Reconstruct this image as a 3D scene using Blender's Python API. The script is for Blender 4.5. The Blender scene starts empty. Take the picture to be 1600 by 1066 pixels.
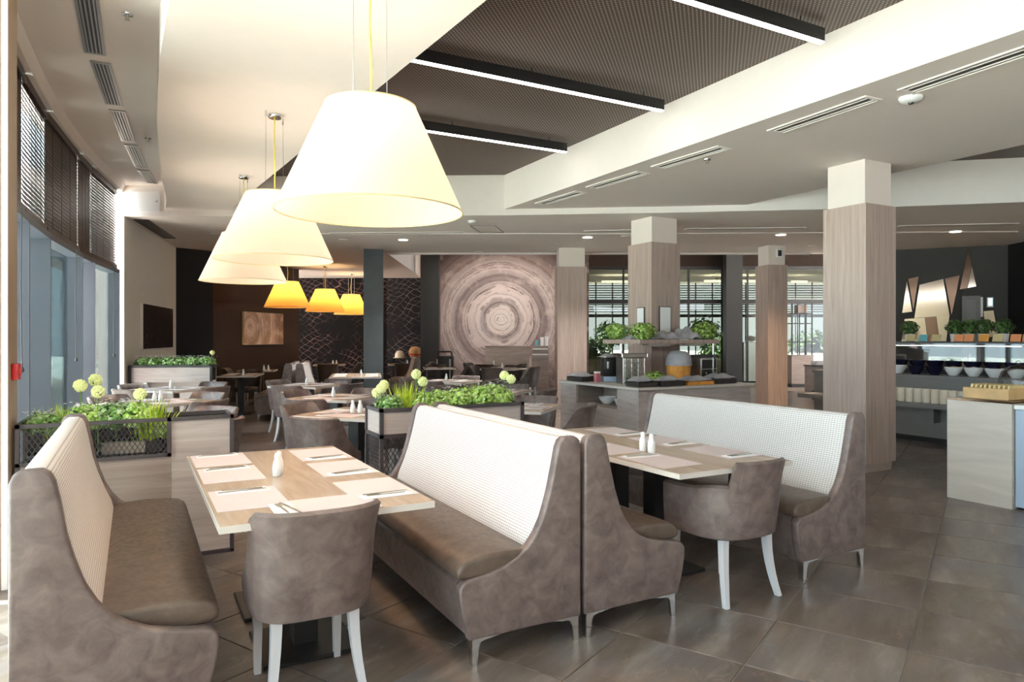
import bpy, bmesh, math, random
from mathutils import Vector, Matrix
random.seed(7)
C = bpy.context.scene.collection
SC = bpy.context.scene
PI = math.pi
# ------------------------------------------------------------------ camera
F, HZ, H, YAW = 1083.0, 527.6, 1.48, math.radians(28.65)
cam_d = bpy.data.cameras.new('camera'); cam = bpy.data.objects.new('camera', cam_d); C.objects.link(cam)
cam.location = (0, 0, H); cam.rotation_euler = (PI/2, 0, -YAW)
cam_d.sensor_width = 36; cam_d.lens = 36*F/1600; cam_d.shift_y = (HZ-533)/1600; cam_d.clip_end = 300
SC.camera = cam
# ------------------------------------------------------------------ sky, exposure
w = bpy.data.worlds.new('sky'); SC.world = w; w.use_nodes = True
bg = w.node_tree.nodes['Background']; bg.inputs[0].default_value = (0.89, 0.94, 1.04, 1); bg.inputs[1].default_value = 5.6
vs = SC.view_settings; vs.view_transform = 'Standard'; vs.look = 'None'; vs.gamma = 1; vs.use_curve_mapping = False
vs.exposure = 0.36
SC.cycles.use_denoising = True
SC.cycles.max_bounces = 8; SC.cycles.diffuse_bounces = 5; SC.cycles.glossy_bounces = 3; SC.cycles.transparent_max_bounces = 12
SC.cycles.caustics_reflective = False; SC.cycles.caustics_refractive = False
SC.cycles.sample_clamp_indirect = 6
sun_d = bpy.data.lights.new('sun', 'SUN'); sun_d.energy = 95; sun_d.angle = math.radians(1.5); sun_d.color = (1, .98, .96)
sun = bpy.data.objects.new('sun', sun_d); C.objects.link(sun); sun.rotation_euler = Vector((math.cos(math.radians(72)), -.10, -math.sin(math.radians(72)))).to_track_quat('-Z', 'Y').to_euler()
def area_light(name, loc, rot, sx, sy, power, col):
    l = bpy.data.lights.new(name, 'AREA'); l.shape = 'RECTANGLE'; l.size = sx; l.size_y = sy; l.energy = power; l.color = col
    o = bpy.data.objects.new(name, l); C.objects.link(o); o.location = loc; o.rotation_euler = rot; return o
def point_light(name, loc, power, col, r=0.05):
    l = bpy.data.lights.new(name, 'POINT'); l.energy = power; l.color = col; l.shadow_soft_size = r
    o = bpy.data.objects.new(name, l); C.objects.link(o); o.location = loc; return o
def spot_light(name, loc, power, col, ang=110):
    l = bpy.data.lights.new(name, 'SPOT'); l.energy = power; l.color = col; l.shadow_soft_size = 0.06; l.spot_size = math.radians(ang); l.spot_blend = 0.8
    o = bpy.data.objects.new(name, l); C.objects.link(o); o.location = loc; return o
WARM = (1.0, 0.82, 0.66); NEUT = (1.0, 0.96, 0.90)
# ------------------------------------------------------------------ surveying: a bearing and a height or a distance give a point
FW = Vector((math.sin(YAW), math.cos(YAW))); RT = Vector((math.cos(YAW), -math.sin(YAW)))
def Q(x, d): return FW*d + RT*((x-800)/F*d)
def P(x, y, z): return Q(x, F*(H-z)/(y-HZ))
def hd(deg): return Vector((math.sin(math.radians(deg)), math.cos(math.radians(deg))))   # heading clockwise from +Y
# ------------------------------------------------------------------ mesh building
class MB:
    def __init__(s): s.v = []; s.f = []
    def add(s, vs, fs):
        n = len(s.v); s.v += [tuple(p) for p in vs]; s.f += [tuple(i+n for i in f) for f in fs]; return s
    def box(s, x0, x1, y0, y1, z0, z1):
        return s.add([(x0,y0,z0),(x1,y0,z0),(x1,y1,z0),(x0,y1,z0),(x0,y0,z1),(x1,y0,z1),(x1,y1,z1),(x0,y1,z1)],
            [(3,2,1,0),(4,5,6,7),(0,1,5,4),(1,2,6,5),(2,3,7,6),(3,0,4,7)])
    def rbox(s, x0, x1, y0, y1, z0, z1, r=.01, seg=2):
        b = bmesh.new(); bmesh.ops.create_cube(b, size=1)
        for v in b.verts: v.co = Vector((x0+(v.co.x+.5)*(x1-x0), y0+(v.co.y+.5)*(y1-y0), z0+(v.co.z+.5)*(z1-z0)))
        bmesh.ops.bevel(b, geom=b.edges[:], offset=r, segments=seg, affect='EDGES', profile=.5)
        return s.bm(b)
    def bm(s, b):
        b.verts.index_update(); s.add([v.co for v in b.verts], [[v.index for v in f.verts] for f in b.faces]); b.free(); return s
    def cyl(s, p0, p1, r0, r1=None, n=12, caps=True):
        r1 = r0 if r1 is None else r1; p0 = Vector(p0); p1 = Vector(p1); ax = (p1-p0).normalized()
        a = ax.orthogonal().normalized(); b = ax.cross(a); vs = []
        for p, r in ((p0, r0), (p1, r1)):
            for i in range(n): t = 2*PI*i/n; vs.append(p+a*(r*math.cos(t))+b*(r*math.sin(t)))
        fs = [(i,(i+1)%n,n+(i+1)%n,n+i) for i in range(n)]
        if caps: fs += [tuple(range(n-1,-1,-1)), tuple(range(n,2*n))]
        return s.add(vs, fs)
    def lathe(s, prof, n=20, c=(0,0,0), close=True):
        vs = []; fs = []; m = len(prof)
        for r, z in prof:
            for i in range(n): t = 2*PI*i/n; vs.append((c[0]+r*math.cos(t), c[1]+r*math.sin(t), c[2]+z))
        for k in range(m-1):
            for i in range(n): fs.append((k*n+i, k*n+(i+1)%n, (k+1)*n+(i+1)%n, (k+1)*n+i))
        if close: fs += [tuple(range(n-1,-1,-1)), tuple((m-1)*n+i for i in range(n))]
        return s.add(vs, fs)
    def tube(s, pts, r, n=6):
        pts = [Vector(p) for p in pts]
        for a, b in zip(pts, pts[1:]): s.cyl(a, b, r, r, n)
        return s
    def prism(s, poly, z0, z1):           # plan polygon pulled up
        n = len(poly); vs = [(p[0],p[1],z0) for p in poly]+[(p[0],p[1],z1) for p in poly]
        if sum(poly[i][0]*poly[(i+1)%n][1]-poly[(i+1)%n][0]*poly[i][1] for i in range(n)) < 0:
            fs = [tuple(range(n)), tuple(range(2*n-1,n-1,-1))]+[((i+1)%n,i,n+i,n+(i+1)%n) for i in range(n)]
        else:
            fs = [tuple(range(n-1,-1,-1)), tuple(range(n,2*n))]+[(i,(i+1)%n,n+(i+1)%n,n+i) for i in range(n)]
        return s.add(vs, fs)
    def profile(s, prof, y0, y1, r=0, seg=2):     # profile in (x, z) pulled along y, its end rims rounded
        b = bmesh.new(); n = len(prof)
        a = [b.verts.new((u, y0, z)) for u, z in prof]; c = [b.verts.new((u, y1, z)) for u, z in prof]
        f0 = b.faces.new(a); f1 = b.faces.new(c[::-1])
        for i in range(n): b.faces.new((a[(i+1)%n], a[i], c[i], c[(i+1)%n]))
        bmesh.ops.recalc_face_normals(b, faces=b.faces[:])
        if r: bmesh.ops.bevel(b, geom=list({e for f in (f0, f1) for e in f.edges}), offset=r, segments=seg, affect='EDGES', profile=.5)
        return s.bm(b)
    def xf(s, M):
        s.v = [tuple(M @ Vector(p)) for p in s.v]; return s
def mesh_of(name, mb, mat, smooth=35):
    me = bpy.data.meshes.new(name); me.from_pydata(mb.v, [], mb.f); me.update()
    b = bmesh.new(); b.from_mesh(me); bmesh.ops.recalc_face_normals(b, faces=b.faces[:]); b.to_mesh(me); b.free()
    me.materials.append(mat)
    if smooth:
        me.polygons.foreach_set('use_smooth', [True]*len(me.polygons)); me.set_sharp_from_angle(angle=math.radians(smooth))
    return me
def obj(name, mb, mat, parent=None, smooth=35, loc=None, rotz=0, label=None, kind=None):
    o = bpy.data.objects.new(name, mesh_of(name, mb, mat, smooth)); C.objects.link(o)
    if parent: o.parent = parent
    if loc is not None: o.location = loc
    o.rotation_euler.z = rotz
    if label: o['label'] = label
    if kind: o['kind'] = kind
    return o
def tag(o, label, cat, group=None):
    o['label'] = label; o['category'] = cat
    if group: o['group'] = group
    return o
def thing(name, label, cat, loc=(0,0,0), rotz=0, group=None):
    o = bpy.data.objects.new(name, None); C.objects.link(o); o.empty_display_size = .1
    o.location = loc if len(loc) == 3 else (loc[0], loc[1], 0); o.rotation_euler.z = rotz
    return tag(o, label, cat, group)
def struct(name, mb, mat, parent=None, smooth=35, **k):
    o = obj(name, mb, mat, parent, smooth, **k)
    if not parent: o['kind'] = 'structure'
    return o
def sempty(name, loc=(0,0,0), rotz=0):
    o = bpy.data.objects.new(name, None); C.objects.link(o); o.location = loc; o.rotation_euler.z = rotz; o['kind'] = 'structure'; return o
KIDS = {}
def dup(root, loc, rotz=0, label=None, group=None, scale=None):
    r = root.copy(); C.objects.link(r); r.location = loc; r.rotation_euler = (0, 0, rotz)
    if label: r['label'] = label
    if group: r['group'] = group
    if scale: r.scale = (scale,)*3
    for ch in list(root.children):
        c = ch.copy(); C.objects.link(c); c.parent = r
        for g in list(ch.children):
            d = g.copy(); C.objects.link(d); d.parent = c
    return r
class Maker:                                   # first use builds, later uses copy
    def __init__(s, fn): s.fn = fn; s.first = None; s.used = False
    def __call__(s, loc, rotz=0, label=None, group=None, scale=None):
        loc = tuple(loc) if len(loc) == 3 else (loc[0], loc[1], 0)
        if s.first is None:
            s.first = s.fn(); o = s.first; o.location = loc; o.rotation_euler.z = rotz
            if label: o['label'] = label
            if group: o['group'] = group
            if scale: o.scale = (scale,)*3
            return o
        o = dup(s.first, loc, rotz, label, group)
        if group is None and 'group' in o.keys(): del o['group']
        o.scale = (scale,)*3 if scale else (1,1,1)
        return o
# ------------------------------------------------------------------ materials
def srgb(r, g, b):
    f = lambda c: (c/12.92 if c <= .04045 else ((c+.055)/1.055)**2.4)
    return (f(r/255), f(g/255), f(b/255), 1)
class NT:
    def __init__(s, name):
        s.m = bpy.data.materials.new(name); s.m.use_nodes = True; s.t = s.m.node_tree; s.b = s.t.nodes['Principled BSDF']; s.out = s.t.nodes['Material Output']
    def n(s, typ, **k):
        nd = s.t.nodes.new(typ)
        for a, b in k.items(): setattr(nd, a, b)
        return nd
    def l(s, a, b): s.t.links.new(a, b)
    def coords(s, scale=(1,1,1), rand=False, rot=(0,0,0)):
        tc = s.n('ShaderNodeTexCoord'); mp = s.n('ShaderNodeMapping'); mp.inputs['Scale'].default_value = scale; mp.inputs['Rotation'].default_value = rot
        s.l(tc.outputs['Object'], mp.inputs[0])
        if rand:
            oi = s.n('ShaderNodeObjectInfo'); mu = s.n('ShaderNodeVectorMath', operation='SCALE'); mu.inputs[0].default_value = (37, 91, 53)
            s.l(oi.outputs['Random'], mu.inputs['Scale']); s.l(mu.outputs[0], mp.inputs['Location'])
        return mp.outputs[0]
    def noise(s, vec, scale, detail=4, rough=.55, dist=0):
        t = s.n('ShaderNodeTexNoise'); t.inputs['Scale'].default_value = scale; t.inputs['Detail'].default_value = detail
        t.inputs['Roughness'].default_value = rough; t.inputs['Distortion'].default_value = dist; s.l(vec, t.inputs['Vector']); return t.outputs['Fac']
    def ramp(s, fac, stops, interp='LINEAR'):
        r = s.n('ShaderNodeValToRGB'); e = r.color_ramp.elements; r.color_ramp.interpolation = interp
        e.remove(e[1]); e[0].position = stops[0][0]; e[0].color = stops[0][1]
        for p, c in stops[1:]: e.new(p).color = c
        s.l(fac, r.inputs[0]); return r.outputs[0]
    def math(s, op, a, b=None):
        m = s.n('ShaderNodeMath', operation=op)
        for i, x in enumerate((a, b)):
            if x is None: continue
            if isinstance(x, (int, float)): m.inputs[i].default_value = x
            else: s.l(x, m.inputs[i])
        return m.outputs[0]
    def mix(s, fac, a, b):
        m = s.n('ShaderNodeMix', data_type='RGBA')
        for i, x in ((0, fac), (6, a), (7, b)):
            if isinstance(x, (int, float, tuple)): m.inputs[i].default_value = x
            else: s.l(x, m.inputs[i])
        return m.outputs[2]
    def bump(s, h, strength=.2, dist=.01):
        b = s.n('ShaderNodeBump'); b.inputs['Strength'].default_value = strength; b.inputs['Distance'].default_value = dist
        s.l(h, b.inputs['Height']); s.l(b.outputs[0], s.b.inputs['Normal'])
    def set(s, color=None, rough=None, metal=None, spec=None):
        if color is not None:
            if isinstance(color, tuple): s.b.inputs['Base Color'].default_value = color
            else: s.l(color, s.b.inputs['Base Color'])
        if rough is not None:
            if isinstance(rough, (int, float)): s.b.inputs['Roughness'].default_value = rough
            else: s.l(rough, s.b.inputs['Roughness'])
        if metal is not None: s.b.inputs['Metallic'].default_value = metal
        if spec is not None: s.b.inputs['Specular IOR Level'].default_value = spec
        return s
def plain(name, col, rough=.5, metal=0, var=.06, spec=.5):
    t = NT(name); v = t.coords(); f = t.noise(v, 6, 3)
    c = t.ramp(f, [(.3, tuple(x*(1-var) for x in col[:3])+(1,)), (.7, tuple(min(1, x*(1+var)) for x in col[:3])+(1,))])
    t.set(c, rough, metal, spec); return t.m
def emis(name, col, s):
    t = NT(name); t.set((.8,.8,.8,1), .5); t.b.inputs['Emission Color'].default_value = col; t.b.inputs['Emission Strength'].default_value = s; return t.m
def leather(name, a, b, rough=.42):
    t = NT(name); v = t.coords(rand=True); f = t.noise(v, 12, 5, .6, .6); g = t.noise(v, 40, 4, .6)
    c = t.ramp(f, [(.28, a), (.52, tuple((x+y)/2 for x, y in zip(a, b))), (.75, b)])
    t.set(c, t.ramp(g, [(.3, (rough-.08,)*3+(1,)), (.7, (rough+.1,)*3+(1,))])); t.bump(t.noise(v, 90, 2), .05, .003); return t.m
def wood(name, a, b, dark, scale, rough=.45, bump=.05):
    t = NT(name); v = t.coords(scale, rand=True); f = t.noise(v, 1, 6, .62, .9)
    v2 = t.coords(tuple(x*.35 for x in scale), rand=True); g = t.noise(v2, 1, 3, .5, .3)
    c = t.ramp(f, [(.22, dark), (.42, a), (.72, b)]); c2 = t.mix(t.math('MULTIPLY', g, .5), c, a)
    t.set(c2, rough); t.bump(f, bump, .005); return t.m
M = {}
M['leather'] = leather('taupe_leather', srgb(83,70,67), srgb(125,110,105), .38)
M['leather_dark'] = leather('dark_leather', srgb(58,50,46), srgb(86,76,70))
M['leather_seat'] = leather('lamp_tinted_seat_leather', srgb(76,62,53), srgb(102,87,76), .40)  # the lamps' brown tint on the seat tops is put into this colour
def fabric():
    t = NT('woven_ivory_fabric'); tc = t.n('ShaderNodeTexCoord'); sp = t.n('ShaderNodeSeparateXYZ'); t.l(tc.outputs['Object'], sp.inputs[0])
    def wv(o, k): return t.math('ABSOLUTE', t.math('SINE', t.math('MULTIPLY', o, k)))
    a = wv(sp.outputs[2], PI/.013); b = wv(sp.outputs[1], PI/.02)
    h = t.math('MULTIPLY', t.math('POWER', a, .5), t.math('POWER', b, .35))
    n = t.noise(tc.outputs['Object'], 60, 3)
    c = t.ramp(t.math('ADD', h, t.math('MULTIPLY', n, .25)), [(.25, srgb(142,134,128)), (.6, srgb(207,201,197)), (.9, srgb(224,219,216))])
    t.set(c, .85, spec=.2); t.bump(h, .45, .004); return t.m
M['fabric'] = fabric()
M['chrome'] = plain('chrome', srgb(215,215,212), .16, 1, .02)
M['steel'] = plain('brushed_steel', srgb(180,176,168), .3, 1, .04)
M['white_leg'] = plain('white_painted_wood', srgb(198,197,200), .35, 0, .02)
M['black'] = plain('black_metal', srgb(26,25,26), .4, 0, .1)
M['frame'] = plain('charcoal_frame', srgb(66,60,62), .45, 0, .05)
M['white'] = plain('white_paint', srgb(234,226,220), .8, 0, .015)
M['ceil'] = plain('ceiling_paint', srgb(230,221,214), .85, 0, .012)
M['ceil_back'] = plain('back_ceiling_paint', srgb(232,225,218), .85, 0, .015)
M['cap'] = plain('column_cap_paint', srgb(226,215,206), .8, 0, .012)
M['beige'] = plain('beige_wall_paint', srgb(205,198,184), .8, 0, .015)
M['darkwall'] = plain('near_black_wall', srgb(13,13,14), .7, 0, .1, .2)
M['brownwall'] = plain('dark_brown_wall', srgb(46,35,29), .8, 0, .08, .2)
M['charcoalwall'] = plain('charcoal_wall', srgb(36,33,31), .6, 0, .08)
M['post'] = plain('slate_post_paint', srgb(64,72,76), .5, 0, .06)
M['postdark'] = plain('dark_post_paint', srgb(38,38,37), .5, 0, .06)
M['fin'] = plain('blue_grey_fin', srgb(86,91,101), .45, 0, .03)
M['ceramic'] = plain('white_ceramic', srgb(240,240,238), .2, 0, .01)
M['cream'] = plain('cream_ceramic', srgb(238,226,206), .35, 0, .02)
M['navy'] = plain('navy_ceramic', srgb(28,28,52), .2, 0, .1)
M['mat'] = plain('placemat_paper', srgb(205,191,189), .7, 0, .012)
M['napkin'] = plain('napkin_paper', srgb(238,235,234), .8, 0, .01)
M['red'] = plain('red_plastic', srgb(176,20,26), .35, 0, .04)
M['greycloth'] = plain('grey_cloth', srgb(164,163,166), .9, 0, .2)
M['wicker'] = plain('dark_wicker', srgb(52,46,42), .7, 0, .3)
M['orange'] = plain('orange_wicker', srgb(212,146,62), .6, 0, .2)
M['terracotta'] = plain('terracotta_card', srgb(214,140,92), .6, 0, .08)
M['tan'] = plain('tan_card', srgb(206,186,136), .6, 0, .08)
M['teal'] = plain('teal_card', srgb(96,168,178), .6, 0, .08)
M['blind'] = wood('brown_blind_wood', srgb(48,34,30), srgb(70,52,46), srgb(32,23,20), (8,2,8), .4)
M['colwood'] = wood('taupe_column_wood', srgb(158,138,128), srgb(184,166,156), srgb(124,106,97), (26,26,1.1), .45)
M['panelwood'] = wood('grey_panel_wood', srgb(176,164,158), srgb(205,195,189), srgb(140,128,122), (1.6,1.6,16), .4)
M['screenwood'] = wood('streaked_screen_wood', srgb(138,122,114), srgb(164,150,142), srgb(98,84,78), (1.1,1.1,17), .45)
M['panelwood_mid'] = wood('taupe_panel_wood', srgb(150,134,124), srgb(178,164,154), srgb(116,102,94), (1.6,1.6,16), .45)
M['pillarwood'] = wood('light_pillar_wood', srgb(142,118,96), srgb(168,146,124), srgb(112,90,72), (26,26,1.1), .45)
M['tablewood'] = wood('pale_oak_tabletop', srgb(172,151,132), srgb(198,180,162), srgb(146,124,104), (14,1.4,14), .25, .02)
M['tableedge'] = plain('white_table_edge', srgb(206,198,190), .4, 0, .02)
M['bread'] = plain('golden_bread', srgb(200,166,118), .7, 0, .15)
M['oats'] = plain('brown_oats', srgb(170,130,86), .8, 0, .3)
M['bluetint'] = plain('blue_grey_counter', srgb(168,186,206), .35, 0, .03)
M['greycounter'] = plain('grey_counter_front', srgb(120,118,116), .4, 0, .04)
M['mosaic'] = wood('pale_counter_wood', srgb(196,188,178), srgb(214,206,197), srgb(176,166,156), (1.2,1.2,9), .4)
M['stem'] = plain('green_stem', srgb(92,128,52), .6, 0, .1)
M['bloom'] = plain('pale_yellow_bloom', srgb(232,236,170), .8, 0, .1)
M['soil'] = plain('dark_soil', srgb(40,34,28), .95, 0, .2)
M['paving'] = plain('outdoor_paving', srgb(216,213,206), .8, 0, .06)
def leafmat(name, a, b, c):
    t = NT(name); tc = t.n('ShaderNodeTexCoord'); f = t.noise(tc.outputs['Object'], 26, 3, .6)
    t.set(t.ramp(f, [(.3, a), (.5, b), (.68, c)]), .5, spec=.3); t.b.inputs['Subsurface Weight'].default_value = 0
    return t.m
M['leaf_light'] = leafmat('bright_leaf', srgb(98,144,46), srgb(168,202,92), srgb(228,238,186))
M['leaf_dark'] = leafmat('deep_leaf', srgb(56,98,40), srgb(112,156,72), srgb(206,222,182))
M['leaf_olive'] = leafmat('olive_leaf', srgb(66,98,34), srgb(130,162,70), srgb(196,214,136))
M['leaf_tree'] = leafmat('tree_leaf', srgb(26,46,20), srgb(54,82,36), srgb(96,124,64))
M['grass'] = leafmat('yellow_green_blade', srgb(96,150,30), srgb(178,200,50), srgb(230,226,90))
def glass(name, tint, ior_fac=.12):
    t = NT(name); t.t.nodes.remove(t.b); tr = t.n('ShaderNodeBsdfTransparent'); tr.inputs[0].default_value = tint
    gl = t.n('ShaderNodeBsdfGlossy'); gl.inputs['Roughness'].default_value = .02; lw = t.n('ShaderNodeLayerWeight'); lw.inputs[0].default_value = .25
    mx = t.n('ShaderNodeMixShader'); t.l(t.math('ADD', t.math('MULTIPLY', lw.outputs['Fresnel'], .8), ior_fac*.3), mx.inputs[0])
    t.l(tr.outputs[0], mx.inputs[1]); t.l(gl.outputs[0], mx.inputs[2]); t.l(mx.outputs[0], t.out.inputs[0]); return t.m
M['glass'] = glass('window_glass', (.86,.95,.95,1))
M['tinted'] = glass('tinted_glass', (.30,.32,.29,1))
M['clearglass'] = glass('clear_glass', (.96,.98,.97,1))
M['frosted'] = plain('frosted_glass_panel', srgb(200,214,204), .5, 0, .03)
M['mirror'] = plain('mirror_silver', srgb(186,176,160), .08, 1, .01)
M['bronze'] = plain('bronze_mirror', srgb(112,92,78), .15, 1, .02)
def tilemat():
    t = NT('brown_stone_tile'); v = t.coords((.7, 3.0, 1), rand=True); f = t.noise(v, 1.3, 6, .62, .5)
    v2 = t.coords((1.2, 2.2, 1), rand=True); g = t.noise(v2, 1.8, 5, .6, .3); k = t.noise(v2, 5, 6, .7, .5)
    c = t.ramp(f, [(.3, srgb(76,61,50)), (.45, srgb(100,86,75)), (.57, srgb(120,107,97)), (.7, srgb(150,137,125))])
    c = t.mix(t.ramp(g, [(.42, (0,0,0,1)), (.7, (.6,.6,.6,1))]), c, srgb(106,103,105))
    c = t.mix(t.ramp(k, [(.55, (0,0,0,1)), (.72, (.4,.4,.4,1))]), c, srgb(164,150,136))
    t.set(c, .29); return t.m
M['tile'] = tilemat()
M['grout'] = plain('tile_grout', srgb(150,138,126), .8, 0, .05)
def perf():
    t = NT('perforated_brown_metal'); tc = t.n('ShaderNodeTexCoord'); mp = t.n('ShaderNodeMapping'); mp.inputs['Scale'].default_value = (1/.03,)*3; mp.inputs['Rotation'].default_value = (0,0,PI/4)
    t.l(tc.outputs['Object'], mp.inputs[0]); fr = t.n('ShaderNodeVectorMath', operation='FRACTION'); t.l(mp.outputs[0], fr.inputs[0])
    sp = t.n('ShaderNodeSeparateXYZ'); t.l(fr.outputs[0], sp.inputs[0])
    dx = t.math('SUBTRACT', sp.outputs[0], .5); dy = t.math('SUBTRACT', sp.outputs[1], .5)
    d = t.math('SQRT', t.math('ADD', t.math('MULTIPLY', dx, dx), t.math('MULTIPLY', dy, dy)))
    m = t.ramp(d, [(.2, (1,1,1,1)), (.28, (0,0,0,1))])
    t.set(t.mix(m, srgb(54,43,37), srgb(156,138,126)), .6); return t.m
M['perf'] = perf()
def rings(name, stops, c0, rmax, dist=.12):
    t = NT(name); tc = t.n('ShaderNodeTexCoord'); mp = t.n('ShaderNodeMapping'); mp.inputs['Location'].default_value = (-c0[0], -c0[1], -c0[2]); t.l(tc.outputs['Object'], mp.inputs[0])
    ln = t.n('ShaderNodeVectorMath', operation='LENGTH'); t.l(mp.outputs[0], ln.inputs[0])
    n = t.noise(mp.outputs[0], 1.5/rmax*2.6, 4, .6, .6); fn = t.n('ShaderNodeCombineXYZ'); rr = t.math('ADD', t.math('DIVIDE', ln.outputs['Value'], rmax), t.math('MULTIPLY', t.math('SUBTRACT', n, .5), dist))
    c = t.ramp(rr, stops); t.l(t.math('MULTIPLY', rr, 16), fn.inputs[0]); t.l(t.math('MULTIPLY', n, 1.2), fn.inputs[1]); f = t.noise(fn.outputs[0], 1.6, 4, .65)
    g = t.noise(mp.outputs[0], 2.2/rmax*2.6, 5, .6)
    c = t.mix(t.ramp(f, [(.50, (0,0,0,1)), (.62, (.75,.75,.75,1))]), c, srgb(112,92,84)); sn = t.math('SINE', t.math('ADD', t.math('MULTIPLY', rr, 52), t.math('MULTIPLY', f, 9))); c = t.mix(t.ramp(sn, [(.9, (0,0,0,1)), (.99, (.5,.5,.5,1))]), c, srgb(86,66,60)); c = t.mix(t.ramp(g, [(.52, (0,0,0,1)), (.75, (.5,.5,.5,1))]), c, srgb(226,204,190)); t.set(c, .8, spec=.2); return t.m
def netmat(name, bgc, lc, sc):
    t = NT(name); v = t.coords((1,1,1)); nz = t.n('ShaderNodeTexNoise'); nz.inputs['Scale'].default_value = .8; nz.inputs['Detail'].default_value = 5; t.l(v, nz.inputs['Vector'])
    ad = t.n('ShaderNodeMixRGB', blend_type='ADD'); ad.inputs[0].default_value = 1.0; t.l(v, ad.inputs[1]); t.l(nz.outputs['Color'], ad.inputs[2])
    sp = t.n('ShaderNodeSeparateXYZ'); t.l(ad.outputs[0], sp.inputs[0])
    def ln(a, b):
        s = t.math('ADD', t.math('MULTIPLY', sp.outputs[0], a), t.math('MULTIPLY', sp.outputs[2], b))
        return t.ramp(t.math('ABSOLUTE', t.math('SINE', s)), [(.03, (1,1,1,1)), (.13, (0,0,0,1))])
    a = ln(sc, sc*1.9); b = ln(-sc*1.1, sc*1.5); m = t.math('MAXIMUM', a, b)
    g = t.noise(v, .9, 4, .6); m = t.math('MULTIPLY', m, t.ramp(g, [(.42, (0,0,0,1)), (.6, (1,1,1,1))]))
    t.set(t.mix(m, bgc, lc), .8, spec=.12); return t.m
M['net'] = netmat('net_mural', srgb(10,7,7), srgb(120,92,86), 10)
M['net2'] = netmat('net_mural_grey', srgb(36,35,38), srgb(140,134,132), 9)
def shade(name, col, transl=.62):
    t = NT(name); t.t.nodes.remove(t.b); df = t.n('ShaderNodeBsdfDiffuse'); df.inputs[0].default_value = col
    tl = t.n('ShaderNodeBsdfTranslucent'); tl.inputs[0].default_value = col; mx = t.n('ShaderNodeMixShader'); mx.inputs[0].default_value = transl
    t.l(df.outputs[0], mx.inputs[1]); t.l(tl.outputs[0], mx.inputs[2]); t.l(mx.outputs[0], t.out.inputs[0]); return t.m
M['shade'] = shade('ivory_lampshade', srgb(242,218,196), .42)
M['shade_amber'] = shade('amber_lampshade', srgb(246,186,98), .7)
M['cord'] = plain('yellow_cord', srgb(226,206,96), .6, 0, .03)
M['led'] = emis('led_strip', (1,.97,.92,1), 14)
M['led_soft'] = emis('shelf_led_strip', (1,.95,.9,1), 4)
M['down'] = emis('downlight_glow', (1,.9,.72,1), 9)
M['bulb'] = emis('warm_bulb', (1,.84,.64,1), 10)
M['bluescreen'] = emis('lit_blue_sign', (.45,.7,1,1), 1.3)
# ------------------------------------------------------------------ floor with tiles
TH = 63.2; d1 = hd(TH); d2 = hd(TH-90); TS = .5875
fl = MB().box(-4.5, 22, -6, 30, -.12, -.006); floor = struct('floor', fl, M['grout'], smooth=None)
cand = []
for i in range(-30, 60):
    for j in range(-40, 60):
        c = d1*(3.765+(i+.5)*TS)+d2*(.314+(j+.5)*.6)
        dd = c.dot(FW); la = c.dot(RT)
        if dd < .6 or c.x < -2.2 or c.x > 16 or c.y < -1 or dd > 24: continue
        if abs(la) > .76*dd+.7: continue
        cand.append((dd, c))
cand.sort(key=lambda t: t[0])
tm = mesh_of('tile', MB().rbox(-TS/2+.003, TS/2-.003, -.297, .297, -.02, 0, .002, 1), M['tile'], 30)
NEAR = 270
for dd, c in cand[:NEAR]:
    o = bpy.data.objects.new('tile', tm); C.objects.link(o); o.parent = floor; o.location = (c.x, c.y, random.uniform(-.0006, .0006)); o.rotation_euler.z = PI/2-math.radians(TH)
far = MB()
for dd, c in cand[NEAR:]:
    a, b = d1*(TS/2-.003), d2*.297
    far.add([(*(c-a-b), 0), (*(c+a-b), 0), (*(c+a+b), 0), (*(c-a+b), 0)], [(0,1,2,3)])
obj('far_tile', far, M['tile'], floor, None, kind='stuff')
gr = struct('terrace', MB().box(-40, 60, -40, 70, -.6, -.13), M['paving'], smooth=None)
# ------------------------------------------------------------------ ceiling
ZB, Z2, Z3, ZV = 3.338, 3.43, 3.95, 3.81
bp = [(-2.6, 13.55), (-.13, 12.16), (2.4, 10.78), (5.04, 9.24), (7.0, 7.92), (8.79, 6.63), (10.7, 4.98), (13.0, 2.8), (16.0, -.2)]
def beamY(x):
    for (x0, y0), (x1, y1) in zip(bp, bp[1:]):
        if x <= x1: return y0+(y1-y0)*(x-x0)/(x1-x0)
    return bp[-1][1]
def strip(xl, xr, y0=-5.0):               # plan polygon between two edge lines, ending at the beam
    L = [(xl(y), y) for y in [y0+k*.8 for k in range(30)] if y < beamY(xl(y))-.05]
    R = [(xr(y), y) for y in [y0+k*.8 for k in range(30)] if y < beamY(xr(y))-.05]
    a, b = L[-1][0], R[-1][0]; top = [(x, y) for x, y in bp if a < x < b]
    return L+[(a, beamY(a))]+top+[(b, beamY(b))]+R[::-1]
wc = [(-6, -.8), (5.3, -.80), (6.58, -.78), (7.46, -.75), (8.89, -.66), (10.5, -.44), (12.16, -.13)]
def interp(t, k):
    for (a, x), (b, y) in zip(t, t[1:]):
        if k <= b: return x+(y-x)*(k-a)/(b-a)
    return t[-1][1]
def winX(y):
    return sum(interp(wc, y+e) for e in (-.5, -.25, 0, .25, .5))/5
bl = [(-6, .9), (1.0, .45), (3.2, .24), (4.46, .17), (5.96, .157), (7.96, .22), (9.9, .33), (11.78, .49), (13, .6)]
def bulL(y): return sum(interp(bl, y+e) for e in (-.8, -.4, 0, .4, .8))/5
ceil = sempty('ceiling')
obj('window_side_ceiling', MB().prism(strip(lambda y: -1.35 if y < 5.4 else winX(y)-.32, lambda y: 1.3), ZV, 4.1), M['ceil'], ceil, None)
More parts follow.
